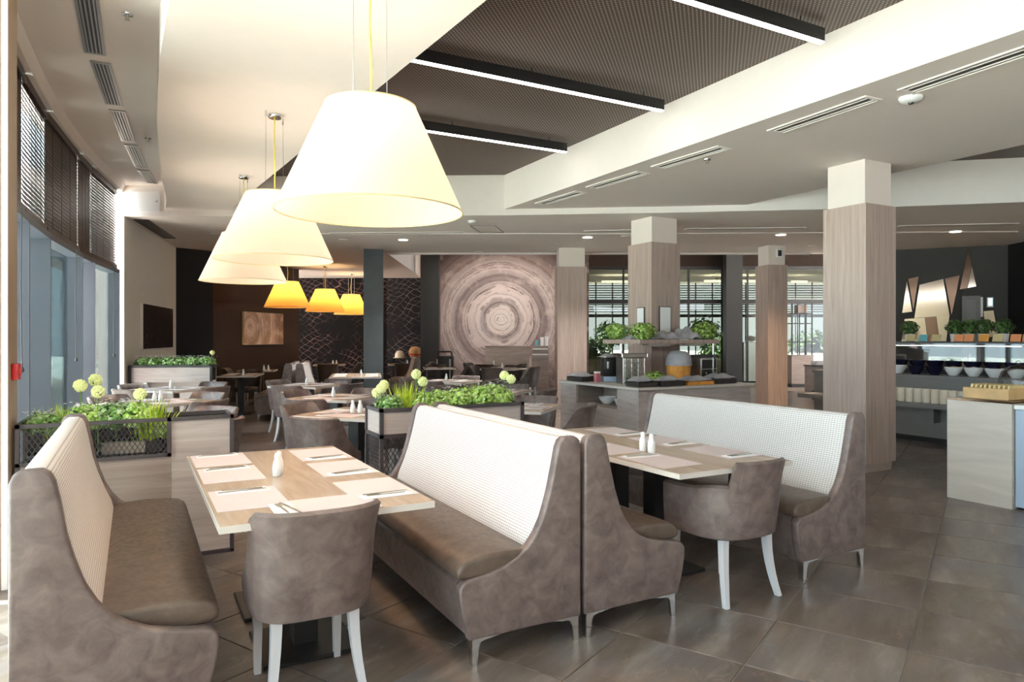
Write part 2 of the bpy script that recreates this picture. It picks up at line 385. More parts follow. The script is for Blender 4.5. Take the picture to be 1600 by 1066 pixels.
obj('dropped_ceiling_cloud', MB().prism(strip(bulL, lambda y: 1.79-.064*(y-3.58)), Z2, 4.1), M['ceil'], ceil, 20)
obj('perforated_ceiling', MB().prism(strip(lambda y: 1.1, lambda y: 5.3), Z3, 4.1), M['perf'], ceil, None)
obj('dropped_ceiling_soffit', MB().prism(strip(lambda y: 4.95, lambda y: 7.9), Z2, 4.1), M['ceil'], ceil, 20)
obj('far_perforated_ceiling', MB().prism(strip(lambda y: 7.5, lambda y: 15.5), Z3, 4.1), M['perf'], ceil, None)
low = list(bp)+[tuple(Q(1900, 15.2)), tuple(Q(1290, 15.2)), tuple(Q(605, 15.3)), tuple(Q(658, 21.4)), tuple(Q(664, 25)), tuple(Q(150, 25))]
obj('back_ceiling', MB().prism(low, ZB, 4.1), M['ceil_back'], ceil, 20)
obj('raised_back_ceiling', MB().prism([tuple(Q(x, d)) for x, d in ((560, 14.8), (1900, 14.8), (1900, 27.5), (560, 27.5))], 4.12, 4.2), M['ceil_back'], ceil, None)
tr = MB()
tl = [Q(x, 15.17) for x in range(605, 1300, 60)]
for a, b in zip(tl, tl[1:]): tr.cyl((*a, ZB-.015), (*b, ZB-.015), .03, .03, 6)
obj('edge_moulding', tr, M['white'], ceil)
tl = [Q(x, 12.35-.25*max(0, (x-1000)/600)) for x in range(330, 1660, 70)]; tr = MB()
for a, b in zip(tl, tl[1:]): tr.cyl((*a, ZB), (*b, ZB), .018, .018, 6)
obj('ceiling_seam_strip', tr, M['white'], ceil)
# cove above the windows
cv = MB()
ys = [5.0+.3*k for k in range(25)]
prof = [(.0, 3.70), (.14, 3.70), (.14, 3.74), (.18, ZV), (.0, ZV)]
n = len(prof)
for y in ys: cv.v += [(winX(y)-.12+u, y, z) for u, z in prof]
for k in range(len(ys)-1):
    for i in range(n): cv.f.append((k*n+i, k*n+(i+1)%n, (k+1)*n+(i+1)%n, (k+1)*n+i))
obj('window_cove', cv, M['white'], ceil)
# hatch on the beam face
def on_wall(p, q, t, off, z): v = (q-p).normalized(); nrm = Vector((v.y, -v.x)); r = p+v*t+nrm*off; return (r.x, r.y, z)
# ------------------------------------------------------------------ walls
def wall(name, p, q, z0, z1, mat, th=.14, ext=0):
    p, q = Vector(p), Vector(q); L = (q-p).length; a = math.atan2((q-p).y, (q-p).x)
    o = struct(name, MB().box(-ext, L+ext, 0, th, z0, z1), mat, smooth=None, loc=(p.x, p.y, 0), rotz=a); return o
A = Q(194, 10.61); B = Q(275, 14.3); Cc = Q(333, 14.9)
wall('wall_left', A, B, 0, ZB+.02, M['beige'])
wall('wall_left_end', A+(A-B).normalized()*.12+Vector((-.42, .16)), A, 0, 3.4, M['white'], .12)
wall('wall_back_left', B, Cc, 0, ZB+.02, M['darkwall'])
D0 = Q(333, 15.2); D1 = Q(467, 18.9); wall('wall_alcove', D0, D1, 0, ZB+.02, M['brownwall'])
wall('wall_back_niche', Cc, D0, 0, ZB+.02, M['brownwall'])
E0 = Q(455, 21.6); E1 = Q(700, 21.6); wall('wall_back_middle', E0, Q(604, 21.6), 0, 4.2, M['net'])
wall('wall_back_middle_right', Q(604, 21.6), E1, 0, 4.2, M['net2'])
R0 = Q(684, 20.5); R1 = Q(920, 20.5)
rc = 4.46*(783-684)/236
RD = [srgb(226,212,204), srgb(220,204,196), srgb(146,130,128), srgb(212,196,190), srgb(205,186,180), srgb(136,120,118), srgb(200,182,176), srgb(150,130,124), srgb(96,78,74)]
M['rings'] = rings('ring_mural', list(zip((.0, .17, .21, .28, .42, .52, .64, .80, 1.0), (RD[0], RD[1], RD[2], RD[3], RD[4], RD[5], RD[6], RD[7], RD[8]))), (1.87, 0, 2.0), 2.45, .07)
wall('wall_back', R0, R1, 0, 4.2, M['rings'])
wall('wall_right', Q(1398, 14.7), Q(1575, 13.9), 0, 4.2, M['charcoalwall'])
wall('wall_right_near', Q(1575, 13.9), Q(1760, 11.0), 0, 4.2, M['darkwall'])
# ------------------------------------------------------------------ columns
def column(p, s, rot, zt, zw=2.944, base=.1, label=None, name='column', mat='colwood', capmat='cap'):
    o = sempty(name, (p.x, p.y, 0), rot)             # p is the near corner, local +x runs right, +y away
    k = .016
    obj('plinth', MB().box(.03, s-.03, .03, s-.03, 0, base), M['panelwood_mid'], o, None)
    for (x0, x1, y0, y1) in ((0, s, 0, .02), (0, s, s-.02, s), (0, .02, .02, s-.02), (s-.02, s, .02, s-.02)):
        obj('wood_panel', MB().box(x0, x1, y0, y1, base, zw), M[mat], o, None)
    obj('core', MB().box(.02, s-.02, .02, s-.02, base, zw-.01), M['panelwood_mid'], o, None)
    obj('painted_top', MB().box(.035, s-.035, .035, s-.035, zw-.01, zt), M[capmat], o, None)
    return o
nc = Vector((6.967, 4.753)); column(nc, .53, 0, Z2)
column(Vector((6.93, 8.25)), .57, 0, ZB)
c3 = Q(871, 14.3); column(c3, .607, -math.radians(27), ZB)
c4 = Q(1200, 13.9); column(c4, .44, -math.radians(16), ZB)
def post(p, s1, s2, rot, zt, mat):
    o = struct('column', MB().box(0, s1, 0, s2, 0, zt), M[mat], None, None, loc=(p.x, p.y, 0), rotz=rot); return o
post(Q(568, 14.5), .4, .34, -YAW+math.radians(9), ZB, 'post')
post(Q(657, 19.6), .52, .4, -YAW, 4.12, 'postdark')
post(Q(1135, 21.4), .5, .35, -YAW, 4.12, 'postdark')
# wood clad pillar at the left edge
o = sempty('column', (-1.30, 4.99, 0))
obj('front_panel', MB().box(0, .62, 0, .03, .0, 3.8), M['pillarwood'], o, None); obj('side_panel', MB().box(.62, .65, .03, .40, .0, 3.8), M['pillarwood'], o, None)
obj('core', MB().box(.01, .62, .03, .39, 0, 3.8), M['panelwood_mid'], o, None); obj('corner_strip', MB().box(.622, .652, -.002, .028, 0, 3.8), M['white'], o, None)
ob = thing('fire_alarm', 'small red fire alarm box on the wood-clad pillar at the left', 'alarm', (-.648, 5.2, 1.27), 0)
obj('housing', MB().rbox(0, .035, -.055, .055, -.05, .05, .006), M['red'], ob); obj('button', MB().cyl((.035, 0, 0), (.041, 0, 0), .022, .02, 12), M['red'], ob)
# ------------------------------------------------------------------ curved window wall with deep fins and blinds
def Ysolve(x):
    lo, hi = 5.0, 13.0
    g = lambda y: 800+F*(Vector((winX(y), y)).dot(RT))/(Vector((winX(y), y)).dot(FW))
    for _ in range(50):
        m = (lo+hi)/2
        if g(m) < x: lo = m
        else: hi = m
    return lo
fy = [5.42]+[Ysolve(x) for x in (47, 80, 130, 149, 187)]
FDS = (.34, .34, .17, .34, .15)
for k in range(5):
    FD = FDS[k]
    y0, y1 = fy[k], fy[k+1]; x0, x1 = winX(y0), winX(y1)
    wi = sempty('window_%d' % (k+1), (0, 0, 0))
    obj('mullion_fin', MB().box(x1-FD, x1, y1-.05, y1, 0, 2.46), M['fin'], wi, None)
    obj('head_panel', MB().prism([(x0-FD, y0), (x0, y0), (x1, y1), (x1-FD, y1)], 2.44, 2.5), M['fin'], wi, None)
    obj('pane', MB().prism([(x0-FD, y0), (x0-FD+.012, y0), (x1-FD+.012, y1-.05), (x1-FD, y1-.05)], .1, 2.44), M['glass'], wi, None)
    obj('upper_pane', MB().prism([(x0-FD, y0), (x0-FD+.012, y0), (x1-FD+.012, y1), (x1-FD, y1)], 2.5, 3.70), M['glass'], wi, None)
    obj('bottom_rail', MB().prism([(x0-FD-.02, y0), (x0-FD+.05, y0), (x1-FD+.05, y1), (x1-FD-.02, y1)], 0, .1), M['frame'], wi, None)
    # blind
    v = Vector((x1-x0, y1-y0)); L = v.length; a = math.atan2(v.y, v.x)
    bl_ = thing('venetian_blind', ['dark wooden slatted blind nearest the left pillar, high on the window', 'dark wooden slatted blind second from the left pillar, sun behind its slats', 'closed dark wooden blind, widest of the row, third from the pillar', 'narrow closed dark wooden blind, fourth from the left pillar', 'dark wooden slatted blind at the far end beside the white wall end'][k], 'blind', (x0-.06, y0, 0), a)
    obj('head_rail', MB().box(.02, L-.02, -.03, .03, 3.62, 3.70), M['blind'], bl_, None)
    obj('bottom_bar', MB().box(.02, L-.02, -.03, .03, 2.50, 2.57), M['blind'], bl_, None)
    tilt = (1.5, 1.12, 1.45, 1.45, 1.05)[k]
    sm = mesh_of('slat', MB().box(.03, L-.03, -.031, .031, -.0025, .0025).xf(Matrix.Rotation(tilt, 4, 'X')), M['blind'], None)
    nS = 26
    for i in range(nS):
        s = bpy.data.objects.new('slat', sm); C.objects.link(s); s.parent = bl_; s.location.z = 2.6+i*(1.01/(nS-1))
    tp = MB()
    for t in [.12*L+.76*L*q/3 for q in range(4)]: tp.box(t-.006, t+.006, .034, .037, 2.57, 3.62); tp.box(t-.006, t+.006, -.037, -.034, 2.57, 3.62)
    obj('ladder_tape', tp, M['blind'], bl_, None, kind='stuff')
    if k in (0, 2, 4):
        cd = MB().tube([(.75*L, -.06, 2.5), (.76*L, -.05, 1.9), (.75*L, -.06, 1.25)], .004, 5); cd.lathe([(.001, 0), (.016, .012), (.016, .03), (.005, .05)], 8, (.75*L, -.06, 1.2))
        obj('pull_cord', cd, M['blind'], bl_)
# near bays left of the camera: slim mullions only, open to daylight
for k, y in enumerate((-4.5, -2.2, .2, 2.6)):
    wi = sempty('window_%d' % (6+k), (-1.25, y, 0)); obj('mullion', MB().box(-.06, .06, -.04, .04, 0, 3.8), M['fin'], wi, None)
    obj('pane', MB().box(-.006, .006, .04, 2.34, .05, 3.75), M['glass'], wi, None)
wall('wall_rear', (16, -5), (-2.5, -5), 0, 3.2, M['beige'])
wall('wall_far_right', (15.6, 8), (15.6, -5), 0, 4.1, M['beige'])
wall('wall_far_left', tuple(Q(150, 24.6)), tuple(Q(670, 24.6)), 0, 4.1, M['brownwall'])
# ------------------------------------------------------------------ far glazed partition and the room beyond
GD = 22.0
gw = sempty('window_10')
xs = [905, 974, 1076, 1128, 1168, 1292, 1330, 1372]
def gq(x, d=GD): p = Q(x, d); return p
def slab(x0, x1, d0, d1, z0, z1): return MB().prism([tuple(Q(x0, d0)), tuple(Q(x1, d0)), tuple(Q(x1, d1)), tuple(Q(x0, d1))], z0, z1)
for x in xs: obj('mullion', slab(x-1.6, x+1.6, GD-.06, GD+.06, 0, 3.66), M['black'], gw, None)
obj('transom', slab(905, 1380, GD-.05, GD+.05, 2.55, 2.68), M['black'], gw, None)
obj('head_frame', slab(905, 1395, GD-.06, GD+.06, 3.62, 3.74), M['black'], gw, None)
for a, b in zip(xs, xs[1:]):
    obj('pane', slab(a+1.6, b-1.6, GD-.01, GD+.01, .05, 2.55), M['tinted'], gw, None); obj('pane', slab(a+1.6, b-1.6, GD-.01, GD+.01, 2.68, 3.62), M['tinted'], gw, None)
obj('frosted_band', slab(1162, 1196, GD-.04, GD-.02, .1, 1.32), M['frosted'], gw, None)
struct('wall_back_right', slab(903, 1400, GD-.08, GD+.08, 3.74, 4.2), M['brownwall'], smooth=None)
struct('wall_beyond_ceiling', slab(880, 1420, 22.1, 29, 3.72, 3.8), M['ceil_back'], smooth=None)
wb = sempty('window_11')
for x in range(905, 1400, 26): obj('mullion', slab(x-1, x+1, 28.0, 28.1, 0, 3.7), M['black'], wb, None)
obj('transom', slab(900, 1400, 27.98, 28.1, 2.3, 2.42), M['black'], wb, None); obj('sill_wall', slab(900, 1400, 28.0, 28.2, 0, .6), M['beige'], wb, None)
for i in range(12): obj('blind_slat', slab(905, 1390, 27.9, 27.95, 2.5+i*.095, 2.54+i*.095), M['black'], wb, None)
for x0, x1, z in ((940, 1000, 3.5), (1100, 1190, 3.52), (1236, 1262, 3.5)):
    obj('cove_light', slab(x0, x1, 24.5, 25.2, z-.03, z), M['down'], wb, None)
wall('wall_beyond_left', tuple(Q(895, 22.2)), tuple(Q(895, 29)), 0, 3.8, M['beige'])
wall('wall_beyond_right', tuple(Q(1415, 29)), tuple(Q(1415, 22.2)), 0, 3.8, M['beige'])
# ------------------------------------------------------------------ benches
def bench(label, L, group=None, lm='leather', top=1.0, loc=(0,0,0), rotz=0, simple=False):
    t = thing('booth_bench', label, 'bench', loc, rotz, group)
    k = top-1.0
    side = [(0,.12),(0,.955+k),(.012,.985+k),(.035,1.0+k),(.095,1.0+k),(.118,.985+k),(.132,.955+k),(.148,.88+k),(.166,.80),(.188,.715),(.218,.625),(.255,.555),(.30,.50),(.355,.46),(.42,.43),(.50,.41),(.59,.396),(.628,.385),(.648,.36),(.648,.32),(.635,.24),(.60,.12)]
    for y0, y1 in ((0, .055), (L-.055, L)):
        obj('side_panel', MB().profile(side, y0, y1, .012, 3), M[lm], t, 40)
    back = [(.012,.15),(.012,.945+k),(.022,.972+k),(.04,.985+k),(.085,.985+k),(.105,.972+k),(.118,.945+k),(.134,.87+k),(.156,.78),(.182,.69),(.215,.60),(.25,.52),(.27,.44),(.27,.15)]
    obj('backrest', MB().profile(back, .056, L-.056), M['fabric'], t, 50)
    seat = [(.255,.37),(.255,.47),(.30,.487),(.42,.494),(.54,.49),(.61,.478),(.642,.458),(.656,.43),(.654,.405),(.63,.392),(.60,.388)]
    obj('seat_cushion', MB().profile(seat, .058, L-.01, .02, 3), M['leather_seat' if lm == 'leather' else lm], t, 50)
    base = [(.24,.13),(.24,.388),(.622,.388),(.64,.37),(.642,.32),(.63,.24),(.597,.13)]
    obj('front_base', MB().profile(base, .056, L-.056), M[lm], t, 40)
    lg = [(0,0),(.024,0),(.036,.085),(.05,.105),(.15,.118),(.15,.134),(0,.134)]
    for u, y, su, sy in ((.585, .01, -1, 1), (.585, L-.01, -1, -1), (.012, .01, 1, 1), (.012, L-.01, 1, -1)):
        m = MB()
        m.add([(u+su*a, y, z) for a, z in lg]+[(u+su*a, y+sy*.012, z) for a, z in lg], [tuple(range(7)), tuple(range(13,6,-1))]+[(i, (i+1) % 7, 7+(i+1) % 7, 7+i) for i in range(7)])
        m.add([(u, y+sy*(.012+a*.9), z) for a, z in lg]+[(u+su*.012, y+sy*(.012+a*.9), z) for a, z in lg], [tuple(range(7)), tuple(range(13,6,-1))]+[(i, (i+1) % 7, 7+(i+1) % 7, 7+i) for i in range(7)])
        obj('leg', m, M['chrome'], t, 30)
    return t
BY0, BL = 2.81, 2.0
bench('high-backed booth bench nearest the window, tall woven back, at the lower left', BL, loc=(-.365, BY0, 0), top=1.035)
bench('taupe leather booth bench with ivory woven back facing the front left table', BL, loc=(1.922, BY0+BL, 0), rotz=PI)
bench('taupe booth bench back to back with its twin, facing the saltshakers of the right table', BL, loc=(1.945, BY0, 0))
bench('booth bench with ivory woven back in front of the big wooden column', BL, loc=(4.15, BY0+BL+.02, 0), rotz=PI)
wr = 17.2; wrr = -math.radians(wr)
bp0 = Q(459, 12.35)
wx, wy = hd(wr+90), hd(wr)               # wing axes: right and away
p = bp0+wx*.03; bench('far booth bench with tan back, facing the square-on table by the slate post', 1.5, loc=(p.x, p.y, 0), rotz=wrr, top=1.02)
p = bp0-wx*.03+wy*1.5; bench('far grey booth bench facing the dark alcove tables, blue-grey seat', 1.5, loc=(p.x, p.y, 0), rotz=wrr+PI, top=1.02)
p = Q(657, 16.2)+wy*1.6; bench('single far grey bench seen end-on between slate post and ring mural', 1.6, loc=(p.x, p.y, 0), rotz=wrr+PI, top=1.0)
# ------------------------------------------------------------------ chairs: a curved leather shell on four white legs
def shell(path, ztop, zbot, th, flare, lean, nv=9):
    """path: plan points of the shell's outer line from one arm end round the back to the other"""
    m = MB(); n = len(path); out = []
    nr = []
    for i in range(n):
        a, b = Vector(path[max(0, i-1)]), Vector(path[min(n-1, i+1)]); d = (b-a).normalized(); nr.append(Vector((d.y, -d.x)))   # points outward
    cols = []
    for i, p in enumerate(path):
        s = i/(n-1)*2-1; zt = ztop(s); o = []; inn = []
        for j in range(nv):
            f = j/(nv-1); z = zbot+(zt-zbot)*f; q = (z-zbot)/.45
            off = nr[i]*(flare*(q-.5)**2*(1 if q > .5 else -.5)+lean*q*max(0, nr[i].y*-1)); off = Vector((off.x, off.y))
            o.append(Vector((p[0]+off.x, p[1]+off.y, z)))
            t = th*(1-.25*f); inn.append(Vector((p[0]+off.x-nr[i].x*t, p[1]+off.y-nr[i].y*t, z)))
        mid = (o[-1]+inn[-1])/2; mid.z += th*.28
        b0 = (o[0]+inn[0])/2; b0.z -= th*.25
        oo = o[-1].copy(); 
        cols.append([b0]+o+[mid]+inn[::-1])
    k = len(cols[0])
    for c in cols: m.v += [tuple(v) for v in c]
    for i in range(n-1):
        for j in range(k): m.f.append((i*k+j, i*k+(j+1) % k, (i+1)*k+(j+1) % k, (i+1)*k+j))
    m.f += [tuple(range(k)), tuple((n-1)*k+j for j in range(k-1, -1, -1))]
    return m
def upath(wd, front, back, pw=2.6, n=33):
    pts = []
    nb = n-8
    for i in range(4): pts.append((-wd, front*(1-i/4)))
    for i in range(nb):
        t = PI+PI*i/(nb-1); c, s = math.cos(t), math.sin(t)
        pts.append((wd*math.copysign(abs(c)**(2/pw), c), back*math.copysign(abs(s)**(2/pw), s)))
    for i in range(1, 5): pts.append((wd, front*i/4))
    return pts
def smooth(a, b, x): t = max(0, min(1, (x-a)/(b-a))); return t*t*(3-2*t)
def legs(t, w=.19, yf=.2, yb=-.165, zt=.372):
    for sx in (-1, 1):
        m = MB(); a = .021
        for z0, z1, r0, r1 in ((0, zt, .014, .022),): 
            m.add([(sx*w-r0, yf-r0, z0),(sx*w+r0, yf-r0, z0),(sx*w+r0, yf+r0, z0),(sx*w-r0, yf+r0, z0),(sx*w-r1, yf-r1, z1),(sx*w+r1, yf-r1, z1),(sx*w+r1, yf+r1, z1),(sx*w-r1, yf+r1, z1)],
                [(3,2,1,0),(4,5,6,7),(0,1,5,4),(1,2,6,5),(2,3,7,6),(3,0,4,7)])
        obj('leg', m, M['white_leg'], t, 30)
        m = MB(); N = 6
        for i in range(N+1):                        # sabre back leg, splaying outward and back
            f = i/N; z = zt*f; c = (1-f)**2; x = sx*(w-.02+.035*c); y = yb-.055*c; r = .0145+.0075*f
            m.v += [(x-r, y-r, z), (x+r, y-r, z), (x+r, y+r, z), (x-r, y+r, z)]
        for i in range(N):
            for j in range(4): m.f.append((i*4+j, i*4+(j+1) % 4, i*4+4+(j+1) % 4, i*4+4+j))
        m.f += [(3,2,1,0), tuple(N*4+j for j in range(4))]
        obj('leg', m, M['white_leg'], t, 30)
def seat_mb(wd, front, back, z0, z1):
    pts = []
    for i in range(24):
        t = 2*PI*i/24; c, s = math.cos(t), math.sin(t); y = s*(front if s > 0 else back)
        pts.append((wd*math.copysign(abs(c)**.55, c), math.copysign(abs(s)**.6, s)*(front if s > 0 else back)))
    m = MB(); rings_ = ((.94, z0), (1, z0+.02), (1, z1-.03), (.95, z1-.008), (.6, z1+.008))
    for k, z in rings_: m.v += [(x*k, y*k, z) for x, y in pts]
    for r in range(4):
        for i in range(24): m.f.append((r*24+i, r*24+(i+1) % 24, r*24+24+(i+1) % 24, r*24+24+i))
    m.f += [tuple(range(23, -1, -1)), tuple(96+i for i in range(24))]
    return m
def tub_chair(mat='leather'):
    t = thing('tub_chair', '', 'chair')
    zt = lambda s: .655+.135*(1-smooth(.30, .36, abs(s)))-.03*smooth(.5, 1, abs(s))
    pth = upath(.285, .20, .27, 2.5, 61)
    obj('back_shell', shell(pth, zt, .37, .05, .09, .04), M[mat], t, 50)
    obj('seat', seat_mb(.236, .245, .215, .36, .46), M[mat], t, 50)
    legs(t); return t
def wing_chair(mat='leather'):
    t = thing('dining_chair', '', 'chair')
    zt = lambda s: .47+.325*(1-smooth(.44, 1.0, abs(s)))
    pth = upath(.255, .12, .25, 3.0, 45)
    obj('back_shell', shell(pth, zt, .36, .045, .10, .05), M[mat], t, 50)
    obj('seat', seat_mb(.214, .245, .2, .36, .46), M[mat], t, 50)
    legs(t, .175, .19, -.15); return t
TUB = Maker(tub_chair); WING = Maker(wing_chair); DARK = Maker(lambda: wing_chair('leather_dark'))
WING((.655, 3.03), 0, 'leather tub chair with white legs at the near end of the front left table')
TUB((3.045, 2.98), 0, 'leather tub chair with stepped arms, nearest to the front right booth table')
# ------------------------------------------------------------------ tables
def table(label, wx_, ly, loc, rotz=0, columns=((0, 0),), colmat='black', group=None, top='tablewood', z=.76, name='dining_table', base=(.22, .22)):
    t = thing(name, label, 'table', loc, rotz, group)
    obj('tabletop', MB().rbox(-wx_/2, wx_/2, -ly/2, ly/2, z-.03, z, .003, 1), M[top], t, 30)
    e = MB(); g = .0025
    e.box(-wx_/2-g, wx_/2+g, -ly/2-g, -ly/2+.001, z-.029, z-.002); e.box(-wx_/2-g, wx_/2+g, ly/2-.001, ly/2+g, z-.029, z-.002)
    e.box(-wx_/2-g, -wx_/2+.001, -ly/2+.001, ly/2-.001, z-.029, z-.002); e.box(wx_/2-.001, wx_/2+g, -ly/2+.001, ly/2-.001, z-.029, z-.002)
    obj('edge_band', e, M['tableedge'], t, None)
    for cx, cy in columns:
        obj('column', MB().box(cx-.055, cx+.055, cy-.055, cy+.055, .02, z-.03), M[colmat], t, None)
        obj('base_plate', MB().rbox(cx-base[0], cx+base[0], cy-base[1], cy+base[1], 0, .02, .005, 1), M[colmat], t, 30)
    return t
def fork_mb():
    m = MB(); m.prism([(-.004,-.09),(.004,-.09),(.005,-.02),(.003,.02),(.011,.035),(.011,.05),(-.011,.05),(-.011,.035),(-.003,.02),(-.005,-.02)], 0, .003)
    for x in (-.0095, -.0035, .0025, .0085): m.box(x-.0012, x+.0025, .049, .088, 0, .003)
    return m
def knife_mb():
    m = MB(); m.prism([(-.005,-.105),(.005,-.105),(.006,-.03),(.004,0),(.009,.02),(.009,.08),(.004,.105),(-.002,.105),(-.004,0),(-.006,-.03)], 0, .003); return m
def mk(name, fn, mat, cat, smooth_=30):
    def f():
        o = obj(name, fn(), M[mat], None, smooth_); tag(o, '', cat); return o
    return Maker(f)
def mat_mb():
    return MB().rbox(-.215, .215, -.148, .148, 0, .0016, .0005, 1)
def nap_mb():
    m = MB(); N = 8
    for j, w_ in ((0, 0), (1, .0018), (2, .003)):
        x = .045-.004*j; y = .115-.006*j
        m.add([(-x,-y,w_),(x,-y,w_),(x,y,w_),(-x,y,w_),(-x+.006,-y+.01,w_+.0017),(x-.002,-y+.004,w_+.0017),(x-.005,y-.008,w_+.0017),(-x+.002,y-.003,w_+.0017)],[(3,2,1,0),(4,5,6,7),(0,1,5,4),(1,2,6,5),(2,3,7,6),(3,0,4,7)])
    return m
PM = mk('placemat', mat_mb, 'mat', 'placemat'); NP = mk('napkin', nap_mb, 'napkin', 'napkin', None); FK = mk('fork', fork_mb, 'steel', 'fork', None); KN = mk('knife', knife_mb, 'steel', 'knife', None)
def shaker_f():
    t = thing('salt_shaker', '', 'shaker')
    obj('body', MB().lathe([(.021,0),(.024,.006),(.0245,.045),(.021,.07),(.014,.088),(.0145,.1)], 16), M['ceramic'], t, 50)
    obj('cap', MB().lathe([(.0145,.1),(.015,.106),(.012,.116),(.004,.12)], 16), M['ceramic'], t, 50); return t
SH = Maker(shaker_f)
def setting(c, rot, what, cut=True, group=None, sc=1, nm=True):
    """placemat with the diner facing local +y; napkin and cutlery at the diner's left"""
    R = Matrix.Rotation(rot, 2); z = .7602
    g = lambda k: (group+' '+k) if group else None
    PM((c[0], c[1], z), rot, 'blush paper placemat '+what, g('placemats'), sc)
    if nm:
        q = Vector(c)+R @ Vector((-.165, .0)); NP((q.x, q.y, z+.0018), rot+random.uniform(-.1, .1), 'folded white napkin '+what, g('napkins'))
    if cut:
        a = random.uniform(-.18, .1)
        q2 = Vector(c)+R @ Vector((-.175, .0)); FK((q2.x, q2.y, z+.0068), rot+a, 'steel fork '+what, g('forks'))
        q3 = Vector(c)+R @ Vector((-.145, -.005)); KN((q3.x, q3.y, z+.0068), rot+a+random.uniform(.02, .16), 'steel knife '+what, g('knives'))
t1c = (.7255, 3.735)
table('long pale oak table set between the two front left booth benches', .875, 1.78, t1c, 0, ((0, -.3), (0, .3)))
table('long pale oak table set between the right pair of booth benches', .865, 1.80, (2.957, 3.68), 0, ((0, -.2), (0, .2)))
rowsL = (('near', 3.29), ('middle', 3.915), ('far', 4.40))
for nm, y in rowsL:
    setting((.45, y), -PI/2, '%s on the window side of the front left table' % nm)
for nm, y in (('near', 3.225), ('middle', 3.81), ('far', 4.33)):
    setting((1.012, y), PI/2, '%s on the bench side of the front left table' % nm)
setting((.72, 3.0), 0, 'in front of the tub chair, front left table', cut=True)
for nm, y in (('near', 3.15), ('middle', 3.65), ('far', 4.15)):
    setting((2.70, y), -PI/2, '%s on the left side of the right booth table' % nm)
for nm, y in (('near', 3.2), ('middle', 3.735), ('far', 4.27)):
    setting((3.24, y), PI/2, '%s on the right side of the right booth table' % nm)
SH((.655, 3.74, .761), 0, 'white ceramic shaker in the middle of the front left table'); SH((.675, 3.80, .761), 0, 'white shaker half hidden behind its twin, front left table')
SH((2.842, 3.385, .761), 0, 'white shaker, right one of the pair on the right booth table'); SH((2.845, 3.47, .761), 0, 'white shaker, left one of the pair on the right booth table')
# square tables set cornerwise, chairs on their sides
TA = 48.7; ta = hd(TA); tb = hd(TA-90); tr_ = PI/2-math.radians(TA)
SIDES = {0: ('far', TA), 1: ('right', TA+90), 2: ('near', TA+180), 3: ('left', TA+270)}
def diamond(c0, phrase, where, chairs, colmat='black', S=.85, cut=True, mk_=WING, off=.13, sets=(0,1,2,3), shak=1, lat={}):
    c0 = Vector(c0); cen = c0+ta*S/2+tb*S/2
    table('square pale table set cornerwise, '+phrase+where, S, S, tuple(cen), tr_, ((0, 0),), colmat)
    for s in sets:
        nm, h_ = SIDES[s]; v = hd(h_)
        setting(tuple(cen+v*(S/2-.17)), PI-math.radians(h_), 'at the %s side, %s' % (nm, phrase), cut=cut, sc=.82)
    for s in chairs:
        nm, h_ = SIDES[s]; v = hd(h_); q = cen+v*(S/2+off)+Vector((v.y, -v.x))*lat.get(s, 0)
        mk_(tuple(q), PI-math.radians(h_)+random.uniform(-.06, .06), 'leather dining chair on the %s side of the table, %s' % (nm, phrase))
    for i in range(shak):
        q = cen+Vector((-.03+.06*i, .02-.04*i)); SH((q.x, q.y, .761), 0, 'white shaker%s, %s' % ((' standing second' if i else ''), phrase))
diamond((1.84, 5.95), 'first of the middle row', ' left of the post planter', (0, 2, 3), shak=2, lat={3: .12, 2: -.08})
diamond((2.13, 7.83), 'second of the middle row', '', (0, 1, 2, 3), lat={3: .2, 2: -.1})
diamond((2.31, 10.15), 'third of the middle row', ' before the far bench pair', (0, 1, 2, 3), cut=False, lat={3: .22, 2: -.17})
diamond((.10, 6.20), 'first of the window row', ' behind the mesh flower box', (0, 1), 'panelwood_mid', sets=(0, 1))
diamond((.20, 8.15), 'second of the window row', '', (0, 1, 2, 3), 'panelwood_mid', shak=2)
diamond((.46, 10.3), 'third of the window row', ' before the white planter', (0, 1, 2, 3), 'panelwood_mid', cut=False)
diamond((3.46, 5.76), 'first of the column row', ' at the post planter end', (0, 1))
diamond((4.22, 7.72), 'second of the column row', '', (0, 1, 3), cut=False)
diamond((4.55, 10.0), 'third of the column row', '', (0, 1, 2, 3), cut=False)
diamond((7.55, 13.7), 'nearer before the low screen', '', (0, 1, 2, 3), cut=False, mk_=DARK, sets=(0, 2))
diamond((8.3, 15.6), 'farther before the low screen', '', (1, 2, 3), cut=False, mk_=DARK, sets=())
# square-on far table, alcove tables, table by the far bench
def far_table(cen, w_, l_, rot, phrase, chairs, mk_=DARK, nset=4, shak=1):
    cen = Vector(cen); table('dining table, '+phrase, w_, l_, tuple(cen), rot, ((0, -l_*.22), (0, l_*.22)) if l_ > 1.2 else ((0, 0),))
    R = Matrix.Rotation(rot, 2)
    for i in range(nset):
        sx = -1 if i % 2 else 1; yy = (-.22 if i < 2 else .22)*l_
        q = cen+R @ Vector((sx*(w_/2-.17), yy)); setting(tuple(q), rot+sx*PI/2, '%s %s, %s' % ('near' if i < 2 else 'far', 'right' if sx > 0 else 'left', phrase), cut=False, sc=.8)
    for i in range(shak):
        q = cen+R @ Vector((.1+.09*i, -.3*l_)); SH((q.x, q.y, .761), 0, 'white shaker%s, %s' % (' standing second' if i else '', phrase))
    for nm, lx, ly, ra in chairs:
        q = cen+R @ Vector((lx, ly)); mk_(tuple(q), rot+ra, 'dark leather chair %s, %s' % (nm, phrase))
far_table(Q(555, 12.6)+wy*.7, .93, 1.4, wrr, 'square-on in front of the slate post', ())
